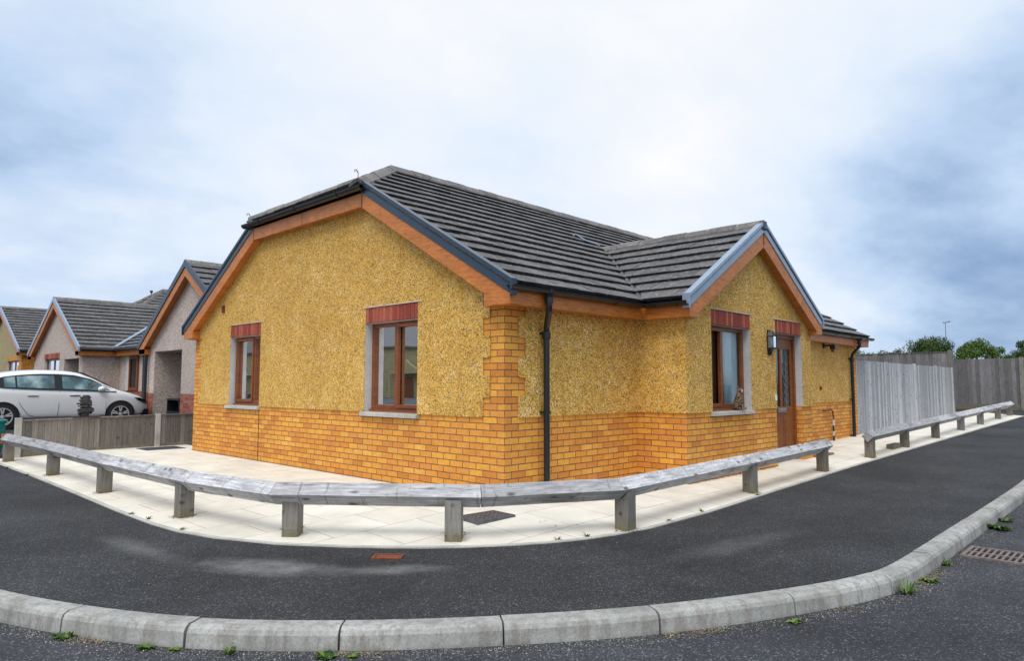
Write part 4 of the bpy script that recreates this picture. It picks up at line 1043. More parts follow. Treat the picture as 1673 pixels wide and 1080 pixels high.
# ------------------------------------------------------------------ neighbouring houses
def nb_house(name, label, c, y0, y1, ze, za, depth, wallm, basem, zband, g, feat, slope=None, backhip=False, bargem='oak'):
    yc = (y0 + y1) / 2; sl = (za - ze) / (y1 - yc); T = thing(name, (c, yc, g), label, 'house')
    Zr = lambda y: ze + sl * (min(y, 2 * yc - y) - y0)
    ov = .25; a0, a1 = y0 + ov, y1 - ov
    hh = [(-sl, 1, ze - sl * y0 - .15), (sl, 1, ze + sl * y1 - .15)]
    holes = feat.get('holes', [])
    mb = MB(); mb.cur = .5
    ub = [a0, a1] + [q for h in holes for q in h[:2]]; zbk = [g + zband, za] + [q for h in holes for q in h[2:4]]
    panel(mb, lambda u, z: (c, u, z), ub, zbk, lambda u, z: not inside(u, z, holes), hh, (0, 0, 0))
    for yy in (a0, a1): mb.poly([(c, yy, g + zband), (c + depth, yy, g + zband), (c + depth, yy, ze), (c, yy, ze)])
    mb.build('wall', wallm, T)
    mb = MB(); mb.cur = .5
    panel(mb, lambda u, z: (c - .006, u, z), [a0, a1] + [q for h in holes for q in h[:2]], [g - .1, g + zband] + [q for h in holes for q in h[2:4] if q < g + zband], lambda u, z: not inside(u, z, holes), [], (0, 0, 0))
    for yy, s in ((a0, -.006), (a1, .006)): mb.poly([(c, yy + s, g - .1), (c + depth, yy + s, g - .1), (c + depth, yy + s, g + zband), (c, yy + s, g + zband)])
    mb.build('brick_base', basem, T)
    mb = MB(); dk = MB(); dk.cur = .5; xb = c - .22
    roof_face(mb, dk, (0, y0, ze), (1, 0, 0), (0, 1, 0), sl, [[(xb, 0), (c + depth, 0), (c + depth, yc - y0), (xb, yc - y0)]], gauge=.34, tw=.4, step=.045)
    roof_face(mb, dk, (0, y1, ze), (1, 0, 0), (0, -1, 0), sl, [[(xb, 0), (c + depth, 0), (c + depth, yc - y0), (xb, yc - y0)]], gauge=.34, tw=.4, step=.045)
    rf = mb.build('roof', M['tile'], T); dk.build('roof_deck', M['black'], rf)
    mb = MB(); ridge_tiles(mb, (xb, yc, za + .02), (c + depth, yc, za + .02)); mb.build('ridge_tiles', M['ridge'], rf)
    tb = MB(); vg = MB()
    for sgn in (1, -1):
        Y = lambda y: y if sgn == 1 else 2 * yc - y
        tb.prism([(c - .2, Y(a), z) for a, z in ((y0 + .02, ze - .25), (y0 + .02, ze - .1), (yc, za - .12), (yc, za - .36), (y0 + .45, Zr(y0 + .45) - .36), (y0 + .45, ze - .25))], (.2 if 0 else .03, 0, 0))
        vg.prism([(c - .225, Y(a), z) for a, z in ((y0 - .03, ze - .12), (y0 - .03, ze + .06), (yc, za + .07), (yc, za - .11))], (.06, 0, 0))
        tb.poly([(c - .17, Y(y0 + .3), Zr(y0 + .3) - .3), (c, Y(y0 + .3), Zr(y0 + .3) - .3), (c, Y(yc), za - .3), (c - .17, Y(yc), za - .3)])
    tb.build('bargeboard', M['oak'], T); vg.build('verge_trim', M[feat.get('trim', 'trim')], T)
    fa = MB(); gt = MB()
    for yy, s in ((y0, 1), (y1, -1)):
        fa.box(c - .18, c + depth, min(yy + .02 * s, yy + .05 * s), max(yy + .02 * s, yy + .05 * s), ze - .26, ze - .06)
        fa.box(c - .2, c + .05, min(yy + .03 * s, yy + .45 * s), max(yy + .03 * s, yy + .45 * s), ze - .262, ze - .1)
        gt.tube([(c - .15, yy - .05 * s, ze - .04), (c + depth, yy - .05 * s, ze - .04)], .055, 8)
    fa.builds('fascia', M['oak'], T); gt.builds('gutter', M['black'], T)
    for (u0, u1, zz0, zz1, kind) in holes:
        if kind == 'win':
            fr = MB()
            for q in ((u0, u1, zz0, zz0 + .08), (u0, u1, zz1 - .07, zz1)): fr.box(c + .08, c + .14, q[0], q[1], q[2], q[3])
            for q in ((u0, u0 + .07), ((u0 + u1) / 2 - .035, (u0 + u1) / 2 + .035), (u1 - .07, u1)): fr.box(c + .081, c + .139, q[0], q[1], zz0 + .08, zz1 - .07)
            o = fr.build('window', M['frame'], T); pn = MB(); pn.poly([(c + .11, u0, zz0), (c + .11, u1, zz0), (c + .11, u1, zz1), (c + .11, u0, zz1)]); pn.build('pane', M['glass'], o)
            cu = MB(); cu.poly([(c + .3, u0, zz0), (c + .3, u0 + .4 * (u1 - u0), zz0), (c + .3, u0 + .4 * (u1 - u0), zz1), (c + .3, u0, zz1)]); cu.build('curtain', M['curtain'], o)
            rv = MB()
            for u in (u0 + .004, u1 - .004): rv.poly([(c - .005, u, zz0), (c + .16, u, zz0), (c + .16, u, zz1), (c - .005, u, zz1)])
            rv.builds('window_reveals', M['reveal'], T)
            lt = MB(); n = 12
            for k in range(n): lt.box(c - .02, c + .05, u0 + (u1 - u0) * k / n + .002, u0 + (u1 - u0) * (k + 1) / n - .002, zz1 + .002, zz1 + .22)
            lt.build('lintel', feat.get('lintelm', M['soldier']), T)
            si = MB(); si.box(c - .06, c + .1, u0 - .05, u1 + .05, zz0 - .06, zz0); si.build('sill', M['concrete'], T)
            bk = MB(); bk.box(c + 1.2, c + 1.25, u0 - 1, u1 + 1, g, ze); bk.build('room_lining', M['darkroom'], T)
        else:   # open porch recess
            rc = MB(); rc.cur = .5
            rc.poly([(c, u0, zz0), (c + 1.5, u0, zz0), (c + 1.5, u0, zz1), (c, u0, zz1)]); rc.poly([(c, u1, zz0), (c + 1.5, u1, zz0), (c + 1.5, u1, zz1), (c, u1, zz1)])
            rc.poly([(c + 1.5, u0, zz0), (c + 1.5, u1, zz0), (c + 1.5, u1, zz1), (c + 1.5, u0, zz1)]); rc.poly([(c, u0, zz1), (c + 1.5, u0, zz1), (c + 1.5, u1, zz1), (c, u1, zz1)])
            rc.build('porch_recess', wallm, T)
    return T
# house behind the car: grey-pink, gable end towards the street, open porch
H2 = nb_house('bungalow', 'pinkish grey pebbledashed bungalow with open porch right behind the corner house', 2.0, 10.5, 17.25, 2.47, 4.62, 9, M['pinkdash'], M['redbrick'], .9, .17, {'holes': [(14.4, 16.45, .2, 2.29, 'porch')]})
mb = MB()
for yy in (16.88,): mb.tube([(1.90, yy, 2.35), (1.90, yy, .1)], .05, 10)
mb.builds('downpipe', M['black'], H2)
# wall stub left of the porch post
H3 = nb_house('bungalow', 'pinkish grey bungalow with a window in its gable left of the open porch', 2.0, 23.5, 31.3, 2.64, 4.78, 14, M['pinkdash'], M['redbrick'], .9, .24, {'holes': [(26.9, 29.2, .24 + .95, 2.36, 'win'), (24.2, 26.2, .3, 2.3, 'porch')], 'trim': 'trimsheen'})
# its cross wing
cw = MB(); cw.cur = .5
cw.poly([(3.25, 17.6, .2), (3.25, 23.8, .2), (3.25, 23.8, 2.6), (3.25, 17.6, 2.6)]); cw.build('wing_wall', M['pinkdash'], H3)
mb = MB(); mb.box(3.18, 3.25, 21.6, 21.7, 1.1, 2.35); mb.box(3.18, 3.25, 22.4, 22.5, 1.1, 2.35); mb.box(3.18, 3.25, 21.7, 22.4, 2.25, 2.35); mb.box(3.18, 3.25, 21.7, 22.4, 1.1, 1.2); o = mb.build('window', M['frame'], H3)
mb = MB(); mb.tube([(2.95, 20.75, 2.55), (3.15, 20.8, 2.3), (3.17, 20.8, .2)], .055, 10); mb.build('downpipe', M['black'], H3)
mb = MB(); mb.poly([(3.22, 21.65, 1.1), (3.22, 22.45, 1.1), (3.22, 22.45, 2.3), (3.22, 21.65, 2.3)]); mb.build('pane', M['blackgloss'], o)
mb = MB(); mb.box(3.19, 3.245, 22.5, 22.8, 1.1, 2.35); mb.build('window_reveals', M['reveal'], H3)
mb = MB(); mb.box(3.24, 3.25, 17.6, 23.7, .1, 1.08); mb.v = [v - V((.01, 0, 0)) for v in mb.v]; mb.build('brick_base', M['redbrick'], H3)
mb = MB(); dk = MB(); dk.cur = .5
roof_face(mb, dk, (3.0, 0, 2.64), (0, 1, 0), (1, 0, 0), .55, [[(17.3, 0), (23.5, 0), (27.4, 3.9), (17.3, 3.9)]], gauge=.34, tw=.4, step=.045); mb.build('wing_roof', M['tile'], H3)
mb = MB(); mb.beam((3.0, 23.5, 2.70), (6.9, 27.4, 4.86), [(-.07, .0), (.07, .0), (.07, .05), (-.07, .05)]); mb.build('valley_lining', M['trimsheen'], H3)
mb = MB(); mb.box(3.02, 3.05, 17.3, 23.5, 2.38, 2.58); mb.build('fascia', M['oak'], H3)
mb = MB(); mb.tube([(2.95, 17.3, 2.6), (2.95, 23.4, 2.6)], .055, 8); mb.build('gutter', M['black'], H3)
# far yellow house
H4 = nb_house('bungalow', 'pale yellow gabled bungalow at the left edge behind the car', 2.0, 33.1, 42.6, 2.9, 5.22, 4.2, M['paledash'], M['brick'], .9, .3, {'holes': [(33.9, 36.5, 1.2, 2.44, 'win')], 'trim': 'trimsheen', 'lintelm': M['brick']})
mb = MB()
for k in range(12):
    w = .5 if (k // 2) % 2 else .75
    mb.box(1.97, 2.0, 33.34, 33.34 + w, .3 + k * .19, .3 + (k + 1) * .19 - .001); mb.box(2.0, 2.0 + w + .3, 33.31, 33.34, .3 + k * .19, .3 + (k + 1) * .19 - .001)
mb.build('quoin', M['brick'], H4)
# hipped roof showing over the others
T = thing('bungalow', (10.2, 39.5, .3), 'bungalow whose hipped dark roof shows above the neighbouring ridge', 'house')
mb = MB(); mb.cur = .5; mb.box(6.5, 20, 35.8, 43.2, 0, 3.3); mb.build('wall', M['pinkdash'], T)
mb = MB(); dk = MB(); dk.cur = .5
hx, hy, hz, hw, he = 10.2, 39.5, 7.05, 5.4, 3.4
hsl = (hz - he) / hw
roof_face(mb, dk, (hx - hw, hy - hw, he), (1, 0, 0), (0, 1, 0), hsl, [[(0, 0), (12, 0), (12, hw), (hw, hw)]], gauge=.36, tw=.5, step=.05)
roof_face(mb, dk, (hx - hw, hy - hw, he), (0, 1, 0), (1, 0, 0), hsl, [[(0, 0), (2 * hw, 0), (hw, hw)]], gauge=.36, tw=.5, step=.05)
roof_face(mb, dk, (hx - hw, hy + hw, he), (1, 0, 0), (0, -1, 0), hsl, [[(0, 0), (12, 0), (12, hw), (hw, hw)]], gauge=.36, tw=.5, step=.05)
rf = mb.build('roof', M['tile'], T); dk.build('roof_deck', M['black'], rf)
mb = MB(); ridge_tiles(mb, (hx - hw, hy - hw, he), (hx, hy, hz + .03), .16, .1); ridge_tiles(mb, (hx - hw, hy + hw, he), (hx, hy, hz + .03), .16, .1); ridge_tiles(mb, (hx, hy, hz + .03), (hx + 8, hy, hz + .03), .16, .1); mb.build('ridge_tiles', M['ridge'], rf)
mb = MB(); mb.tube([(hx - .5, hy + .5, hz - .7), (hx - .5, hy + .5, hz - .1)], .03, 8); mb.lathe([(0, 0), (.08, .06), (.10, .12), (.05, .2), (0, .22)], (hx - .5, hy + .5, hz - .15), n=10); mb.build('roof_vent', M['black'], rf)
# houses across the road: they stand behind the camera and show in the windows
def opp(name, x, y, ang, label):
    T = thing(name, (x, y, -.1), label, 'house'); T.rotation_euler = (0, 0, ang)
    def part(n, b, m): o = b.build(n, m, None); o.parent = T; return o
    b = MB(); b.cur = .5; b.box(-5, 5, 0, 8, 0, 5); b.prism([(-5, 0, 5), (-5, 8, 5), (-5, 4, 7.4)], (10, 0, 0)); part('wall', b, M['paledash'])
    b = MB(); b.prism([(-5.3, -.4, 4.8), (-5.3, 4, 7.45), (-5.3, 4, 7.6), (-5.3, -.4, 4.95)], (10.6, 0, 0)); b.prism([(-5.3, 8.4, 4.8), (-5.3, 4, 7.45), (-5.3, 4, 7.6), (-5.3, 8.4, 4.95)], (10.6, 0, 0)); part('roof', b, M['tile'])
    b = MB(); b.prism([(-1.6, -1.2, 2.4), (1.6, -1.2, 2.4), (0, -1.2, 3.7)], (0, 1.2, 0)); b.box(-1.5, -1.35, -1.2, -1.05, 0, 2.4); b.box(1.35, 1.5, -1.2, -1.05, 0, 2.4); part('porch', b, M['paledash'])
    for wx in (-3.4, 3.2):
        for wz in (.9, 3.2):
            b = MB(); b.box(wx - .7, wx + .7, -.03, .02, wz, wz + 1.2); w = part('window', b, M['white']); 
            b = MB(); b.box(wx - .62, wx - .04, -.05, -.03, wz + .08, wz + 1.12); b.box(wx + .04, wx + .62, -.05, -.03, wz + .08, wz + 1.12); p = b.build('pane', M['blackgloss'], None); p.parent = w
    b = MB(); b.box(-.5, .5, -.03, .02, 0, 2.1); part('door', b, M['frame'])
opp('house', -34, 46, R(55), 'pale two storey house across the side road, behind the camera')
opp('house', -30, 72, R(60), 'pale two storey house facing the corner, behind the camera')
opp('house', 30, -17, R(180), 'pale two storey house across the road from the front door')

# ------------------------------------------------------------------ the car
def build_car(x0, y0, z0):
    """x forward, near side at y0"""
    T = thing('parked_car', (x0 + 2.2, y0 + .9, z0), 'white five-door hatchback parked behind the low brown fence', 'car')
    wy = y0 + .895
    # stations: x, sill z, shoulder z, half width, roof z, roof half width
    S = [(.00, .50, .78, .58, .86, .50), (.05, .34, .86, .74, .96, .60), (.22, .24, .97, .84, 1.12, .63), (.5, .22, 1.04, .885, 1.32, .62), (.9, .22, 1.03, .895, 1.455, .615), (1.4, .22, 1.00, .895, 1.52, .615), (2.0, .22, .975, .895, 1.54, .61), (2.55, .22, .955, .895, 1.50, .60),
         (2.9, .22, .945, .893, 1.40, .60), (3.2, .22, .935, .89, 1.225, .62), (3.5, .22, .92, .885, 1.045, .66), (3.75, .23, .87, .87, .965, .68), (4.05, .24, .78, .83, .895, .64), (4.28, .27, .68, .74, .79, .56), (4.42, .36, .58, .56, .66, .44), (4.46, .42, .54, .40, .58, .34)]
    def prof(s):
        x, zb, zs, w, zt, wt = s; e = zt - zs
        return [(0, zb), (w * .90, zb), (w * .975, zb + .08), (w, zb + (zs - zb) * .45), (w * .99, zs - .10), (w * .955, zs), (w * .955 + (wt - w * .955) * .5, zs + e * .5), (wt, zt - min(.07, e * .35)), (wt * .78, zt - .012), (0, zt + .012)]
    mb = MB(); mb.cur = .5; rings = []
    for s in S:
        P = prof(s); full = [(y, z) for y, z in P] + [(-y, z) for y, z in P[-2:0:-1]]
        i = len(mb.v); mb.v += [V((x0 + s[0], wy - y, z0 + z)) for y, z in full]; rings.append((i, len(full)))
    n = rings[0][1]
    for (a, _), (b, _) in zip(rings, rings[1:]):
        for k in range(n): mb.f.append([a + k, a + (k + 1) % n, b + (k + 1) % n, b + k]); mb.r.append(.5)
    mb.f.append([rings[0][0] + k for k in range(n)]); mb.f.append([rings[-1][0] + k for k in range(n)][::-1]); mb.r += [.5, .5]
    body = mb.build('body', M['carpaint'], T, smooth=True); sub = body.modifiers.new('s', 'SUBSURF'); sub.levels = 2; sub.render_levels = 2
    def samp(x):
        for a, b in zip(S, S[1:]):
            if a[0] <= x <= b[0]:
                t = (x - a[0]) / (b[0] - a[0]); return [p + (q - p) * t for p, q in zip(a, b)]
    def side(x, t, out=.0, sg=1):
        """t 0 shoulder .. 1 roof edge"""
        s = samp(x); x_, zb, zs, w, zt, wt = s; e = zt - zs; a = (w * .955, zs); b = (wt, zt - min(.07, e * .35))
        y = a[0] + (b[0] - a[0]) * t + out; z = a[1] + (b[1] - a[1]) * t
        return V((x0 + x, wy - sg * y, z0 + z))
    def sheet(poly, m, name, out, par=body, thick=None):
        mb = MB()
        for sg in (1, -1):
            # top/bottom curves sampled over x
            (xs_, tops, bots) = poly
            for i in range(len(xs_) - 1):
                mb.poly([side(xs_[i], bots[i], out, sg), side(xs_[i + 1], bots[i + 1], out, sg), side(xs_[i + 1], tops[i + 1], out, sg), side(xs_[i], tops[i], out, sg)], .5)
        return mb.builds(name, m, par, smooth=False)
    xs_ = [.30, .62, .95, 1.3, 1.7, 2.1, 2.5, 2.9, 3.2, 3.5]
    sheet((xs_, [.72, .82, .86, .88, .9, .9, .9, .88, .86, .6], [.25, .12, .05, .03, .02, .02, .02, .02, .03, .1]), M['blackgloss'], 'window_surround', .022)
    for nm, xx in (('rear_quarter_window', [.92, 1.05, 1.16]), ('rear_window', [1.2, 1.5, 1.8, 2.02]), ('front_window', [2.2, 2.5, 2.8, 3.1, 3.36])):
        o = sheet((xx, [.80] * (len(xx) - 1) + [.8 if xx[-1] < 3 else .35], [.11] * len(xx)), M['carglass'], nm, .034)
    # windscreen and tailgate glass
    def across(x_a, x_b, lo, hi, nm):
        mb = MB(); sa, sb = samp(x_a), samp(x_b)
        m_ = 6
        def P(s, k): w = s[5] * .9; f = -1 + 2 * k / m_; return V((x0 + s[0] + .02, wy + w * f, z0 + s[4] + .028 - .03 * f * f))
        for k in range(m_): mb.poly([P(sa, k), P(sa, k + 1), P(sb, k + 1), P(sb, k)])
        mb.build(nm, M['blackgloss'], body)
    across(2.72, 3.45, 0, 0, 'windscreen'); across(.12, .5, 0, 0, 'rear_screen')
    # door seams, handles, mirror, lamps
    mb = MB(); 
    for sg in (1,):
        def flank(x, z, o=.004):
            s = samp(x); w = s[3]; f = (z - s[1]) / max(.01, s[2] - s[1])
            y = w * (.975 + .025 * min(1, f / .45)) if f < .45 else w * (1 - .045 * ((f - .45) / .55)); return V((x0 + x, wy - y - o, z0 + z))
        for pts in ([(1.12, 1.0), (1.18, .85), (1.28, .6), (1.45, .36), (1.6, .30)], [(2.13, .96), (2.12, .6), (2.1, .30)], [(3.28, .93), (3.24, .6), (3.25, .30)], [(1.6, .30), (2.6, .28), (3.25, .30)]):
            mb.tube([flank(x, z, .002) for x, z in pts], .005, 5)
    mb.build('door_seam', M['black'], body)
    for xa in (1.42, 2.36):
        mb = MB(); mb.tube([flank(xa, .845, .02), flank(xa + .12, .85, .028), flank(xa + .24, .845, .02)], .014, 8); mb.build('handle', M['chrome'], body)
        mb = MB(); mb.tube([flank(xa, .825, .004), flank(xa + .24, .825, .004)], .014, 6); mb.build('handle_recess', M['black'], body)
    for sg in (1, -1):
        mb = MB(); p = side(3.12, .12, .02, sg); q = V((0, -sg, 0))
        mb.lathe([(.0, -.11), (.05, -.09), (.075, 0), (.06, .06), (0, .075)], p + q * .09 + V((0, 0, .05)), (1, 0, .15), 12); mb.tube([p - q * .03, p + q * .08], .02, 6)
        mb.build('wing_mirror', M['carpaint'], body, smooth=True)
    for sg in (1, -1):
        mb = MB(); pts = []
        hl = [(3.98, .775), (4.14, .76), (4.3, .70), (4.38, .62), (4.36, .575), (4.22, .63), (4.08, .70)]
        q = [V((x0 + x, wy - sg * (samp(x)[3] * 1.0 + .0), z0 + z)) for x, z in hl]; mb.prism(q, (0, sg * .05, 0)); mb.build('headlight', M['blackgloss'], body)
        mb = MB(); q = [V((x0 + x, wy - sg * (samp(max(x, .01))[3] * .985 + .012), z0 + z)) for x, z in [(.06, .90), (.3, .93), (.42, .90), (.3, .86), (.08, .80)]]; mb.prism(q, (0, sg * .05, 0)); mb.build('tail_light', M['tail'], body)
    mb = MB(); mb.box(x0 + 4.36, x0 + 4.47, wy - .42, wy + .42, z0 + .28, z0 + .5); mb.build('grille', M['blackgloss'], body, bevel=.03)
    mb = MB(); mb.box(x0 + 4.2, x0 + 4.4, wy - .72, wy - .56, z0 + .26, z0 + .44); mb.build('fog_lamp_trim', M['blackgloss'], body, bevel=.03)
    for xa in (2.25, 1.35):
        for yy in (-.35, .35):
            mb = MB(); mb.box(x0 + xa - .06, x0 + xa + .06, wy + yy - .22, wy + yy + .22, z0 + .6, z0 + 1.12); mb.box(x0 + xa - .04, x0 + xa + .04, wy + yy - .12, wy + yy + .12, z0 + 1.12, z0 + 1.32); mb.build('car_seat', M['seat'], body, bevel=.03)
    for xw in (.90, 3.60):
        for sg in (1, -1):
            yw = wy - sg * .80; ax = (0, -sg, 0)
            mb = MB(); mb.lathe([(.30, -.03), (.36, -.03), (.375, .10), (.36, .1015), (.30, .10)], V((x0 + xw, yw, z0 + .325)), ax, 32, ring=True); mb.builds('wheel_arch', M['black'], body)
            mb = MB(); mb.lathe([(.0, -.09), (.29, -.09), (.315, -.06), (.318, .07), (.30, .105), (.225, .108), (.22, .09), (0, .088)], V((x0 + xw, yw, z0 + .318)), ax, 36)
            w = mb.build('wheel', M['tyre'], T, smooth=False)
            mb = MB(); c = V((x0 + xw, yw - sg * .112, z0 + .318))
            mb.lathe([(.205, -.01), (.228, -.01), (.228, .006), (.212, .006)], c, ax, 36, ring=True)
            for k in range(5):
                a = 2 * math.pi * k / 5 + .3
                for da in (-.16, .16):
                    e0 = V((math.cos(a) * .03, 0, math.sin(a) * .03)); e1 = V((math.cos(a + da) * .215, 0, math.sin(a + da) * .215)); pr = V((-math.sin(a), 0, math.cos(a))) * .016
                    y_ = V((0, -sg * .008, 0)); mb.hexa([c + e0 - pr, c + e1 - pr, c + e1 + pr, c + e0 + pr, c + e0 - pr + y_, c + e1 - pr + y_, c + e1 + pr + y_, c + e0 + pr + y_])
            mb.lathe([(0, 0), (.045, 0), (.04, .016), (0, .018)], c, ax, 16); mb.build('rim', M['rimsilver'], w)
    return T
build_car(-2.60, 16.0, .185)
# black wheelie bin and crate in the porch behind the car
T = thing('wheelie_bin', (2.7, 14.75, .17), 'black wheelie bin standing in the porch recess of the grey bungalow', 'bin')
mb = MB(); mb.hexa([(2.5, 14.45, .22), (2.95, 14.45, .22), (2.95, 14.95, .22), (2.5, 14.95, .22), (2.44, 14.4, 1.1), (3.02, 14.4, 1.1), (3.02, 15.0, 1.1), (2.44, 15.0, 1.1)]); mb.build('bin_body', M['black'], T, bevel=.02)
mb = MB(); mb.hexa([(2.4, 14.38, 1.1), (3.06, 14.38, 1.1), (3.06, 15.02, 1.1), (2.4, 15.02, 1.1), (2.45, 14.42, 1.17), (3.02, 14.42, 1.22), (3.02, 14.98, 1.22), (2.45, 14.98, 1.17)]); mb.build('lid', M['black'], T, bevel=.015)
T = thing('storage_box', (2.7, 15.7, .17), 'dark open storage box beside the bin in the porch recess', 'box')
mb = MB(); mb.box(2.3, 2.9, 15.3, 16.2, .2, .26); mb.box(2.3, 2.34, 15.3, 16.2, .26, .55); mb.box(2.3, 2.9, 15.3, 15.34, .26, .9); mb.box(2.3, 2.9, 16.16, 16.2, .26, .9); mb.box(2.3, 2.9, 15.3, 16.2, .86, .92); mb.build('box_body', M['black'], T, bevel=.01)

# slate stack ornament on the low fence
T = thing('stone_stack', (-1.5, 9.74, .70), 'stack of thin dark slates balanced on the low fence in front of the car', 'ornament')
z = .70
mb = MB(); mb.box(-1.72, -1.26, 9.66, 9.83, z, z + .028); mb.build('slate_base', M['slate'], T, bevel=.006); z += .028
rr = [.085, .12, .125, .15, .14, .10, .13, .10, .135, .12, .12, .09, .10, .06]
for k, r_ in enumerate(rr):
    th = random.uniform(.022, .036); mb = MB(); n = 11; cx, cy = -1.5 + random.uniform(-.02, .02), 9.74 + random.uniform(-.01, .01)
    ph = random.uniform(0, 6); sh = [r_ * random.uniform(.8, 1.12) for _ in range(n)]; sh2 = [q * random.uniform(.82, .95) for q in sh]; t1, t2 = random.uniform(-.06, .06), random.uniform(-.05, .05)
    def rg_(s_, zz): return [V((cx + s_[i] * math.cos(ph + i * 2 * math.pi / n), cy + s_[i] * .72 * math.sin(ph + i * 2 * math.pi / n), zz + t1 * s_[i] * math.cos(ph + i * 2 * math.pi / n))) for i in range(n)]
    A, B, D_ = rg_(sh2, z), rg_(sh, z + th * .5), rg_(sh2, z + th); i0 = len(mb.v); mb.v += A + B + D_
    for a in range(2):
        for j in range(n): mb.f.append([i0 + a * n + j, i0 + a * n + (j + 1) % n, i0 + (a + 1) * n + (j + 1) % n, i0 + (a + 1) * n + j]); mb.r.append(.5)
    mb.f.append(list(range(n))[::-1]); mb.f.append([2 * n + j for j in range(n)]); mb.r += [.5, .5]
    mb.build('slate', M['slate'], T); z += th * .96
# teal pot at the far left
T = thing('plant_pot', (-2.9, 10.3, G(0, 10.3)), 'teal glazed pot at the left edge beside the fence post', 'pot')
mb = MB(); mb.lathe([(.0, 0), (.17, 0), (.21, .1), (.26, .35), (.27, .52), (.25, .62), (.28, .66), (.29, .70), (.26, .70), (.23, .6), (0, .58)], (-2.9, 10.3, -.02), n=28); mb.build('pot_body', M['teal'], T, smooth=True)

# ------------------------------------------------------------------ covers, grate, mat
def cover(name, cx, cy, lx, ly, ang, m, label, frame=M['iron'], z=None, ribs=True):
    g = G(cx, cy) if z is None else z; T = thing(name, (cx, cy, g), label, 'cover'); T.rotation_euler = (0, 0, ang)
    b = MB(); t = .02
    for q in ((-lx, lx, -ly, -ly + t), (-lx, lx, ly - t, ly), (-lx, -lx + t, -ly + t, ly - t), (lx - t, lx, -ly + t, ly - t)): b.box(q[0], q[1], q[2], q[3], -.03, .006)
    o = b.build('frame', frame, None); o.parent = T
    b = MB(); b.box(-lx + t + .004, lx - t - .004, -ly + t + .004, ly - t - .004, -.03, .003)
    if ribs:
        n = int((lx - t) * 2 / .028); m2 = int((ly - t) * 2 / .028)
        for i in range(n):
            for j in range(m2):
                if (i + j) % 2: continue
                xx, yy = -lx + t + .016 + i * .028, -ly + t + .016 + j * .028
                b.box(xx - .009, xx + .009, yy - .009, yy + .009, .003, .0055)
        b.box(-.03, .03, -.012, .012, .003, .009); 
    o = b.build('plate', m, None); o.parent = T
    return T
cover('manhole_cover', -.72, -.46, .235, .165, R(-4) + R(0), M['iron'], 'grey chequered manhole cover in the slabs by the rail', z=.073)
cover('manhole_cover', -.30, 9.18, .36, .30, R(0), M['iron'], 'dark manhole cover in the slabs near the low brown fence', z=.074)
cover('stopcock_cover', -2.14, -.83, .115, .075, R(-48), M['rust'], 'small rusty stopcock cover set in the dark footway', frame=M['rust'], z=-.002, ribs=False)
T = thing('gully_grate', (1.75, -4.18, -.11), 'rusty rectangular gully grate in the road beside the kerb', 'grate')
b = MB(); X0, X1, Y0, Y1 = 1.52, 1.98, -4.42, -3.93; zt = -.100
for q in ((X0, X1, Y0, Y0 + .03), (X0, X1, Y1 - .03, Y1), (X0, X0 + .03, Y0 + .03, Y1 - .03), (X1 - .03, X1, Y0 + .03, Y1 - .03)): b.box(*q, -.16, zt + .002)
b.build('frame', M['grate'], T)
b = MB(); b.box((X0 + X1) / 2 - .012, (X0 + X1) / 2 + .012, Y0 + .03, Y1 - .03, -.14, zt - .002)
for k in range(9): yy = Y0 + .055 + k * .046; b.box(X0 + .03, X1 - .03, yy, yy + .018, -.14, zt)
b.build('bars', M['grate'], T)
b = MB(); b.box(X0 + .03, X1 - .03, Y0 + .03, Y1 - .03, -.1135, -.1125); b.build('silt', M['pit'], T)
T = thing('doormat', (7.2, -.62, G(7)), 'flat brown mat lying on the slabs right of the front door', 'mat')
b = MB(); b.box(6.86, 7.55, -.85, -.35, G(7) + .06, G(7) + .095); b.build('mat_pile', M['mat'], T, bevel=.006)
T = thing('timber_offcut', (9.75, -1.15, G(9.7)), 'short timber block lying by a post of the straight rail', 'timber')
b = MB(); b.box(9.35, 9.9, -1.33, -1.2, G(9.7) + .001, G(9.7) + .10); b.build('timber_block', M['post'], T, bevel=.006)

# ------------------------------------------------------------------ weeds, grit, leaves
def weed(px, py, z, size, kind, label=None, group='weeds along the kerb foot', nb=None):
    b = MB(); c = V((px, py, z)); n = nb or int(34 + size * 260); dead = random.random() < .3
    for k in range(n):
        a = random.uniform(0, 2 * math.pi); l = size * random.uniform(.25, 1.0) * (1 + .35 * math.cos(a - px * 7)); up = random.uniform(.15, 1.1) if kind == 'grass' else random.uniform(.08, .6)
        d = V((math.cos(a), math.sin(a), 0)); w = (.004 if kind == 'grass' else .012 + size * .05) * random.uniform(.7, 1.3); s_ = V((-d.y, d.x, 0))
        base = c + d * random.uniform(0, size * .25); mid = base + d * l * .5 + V((0, 0, l * up * .7)); tip = base + d * l + V((0, 0, l * up * (.8 if kind == 'grass' else .45)))
        r = random.random() ** (2.2 if not dead else .6); q = mid + s_ * w + V((0, 0, random.uniform(-.006, .01)))
        if kind == 'grass': b.poly([base - s_ * w, base + s_ * w, mid + s_ * w * .8, tip, mid - s_ * w * .8], r)
        else: b.poly([base, base + (mid - base) * .5 + s_ * w * .7, mid + s_ * w, tip, mid - s_ * w, base + (mid - base) * .5 - s_ * w * .7], r)
    return b.build('weed', M['weed'], None, org=(px, py, z), label=label or 'small green weed', cat='weed', group=group)
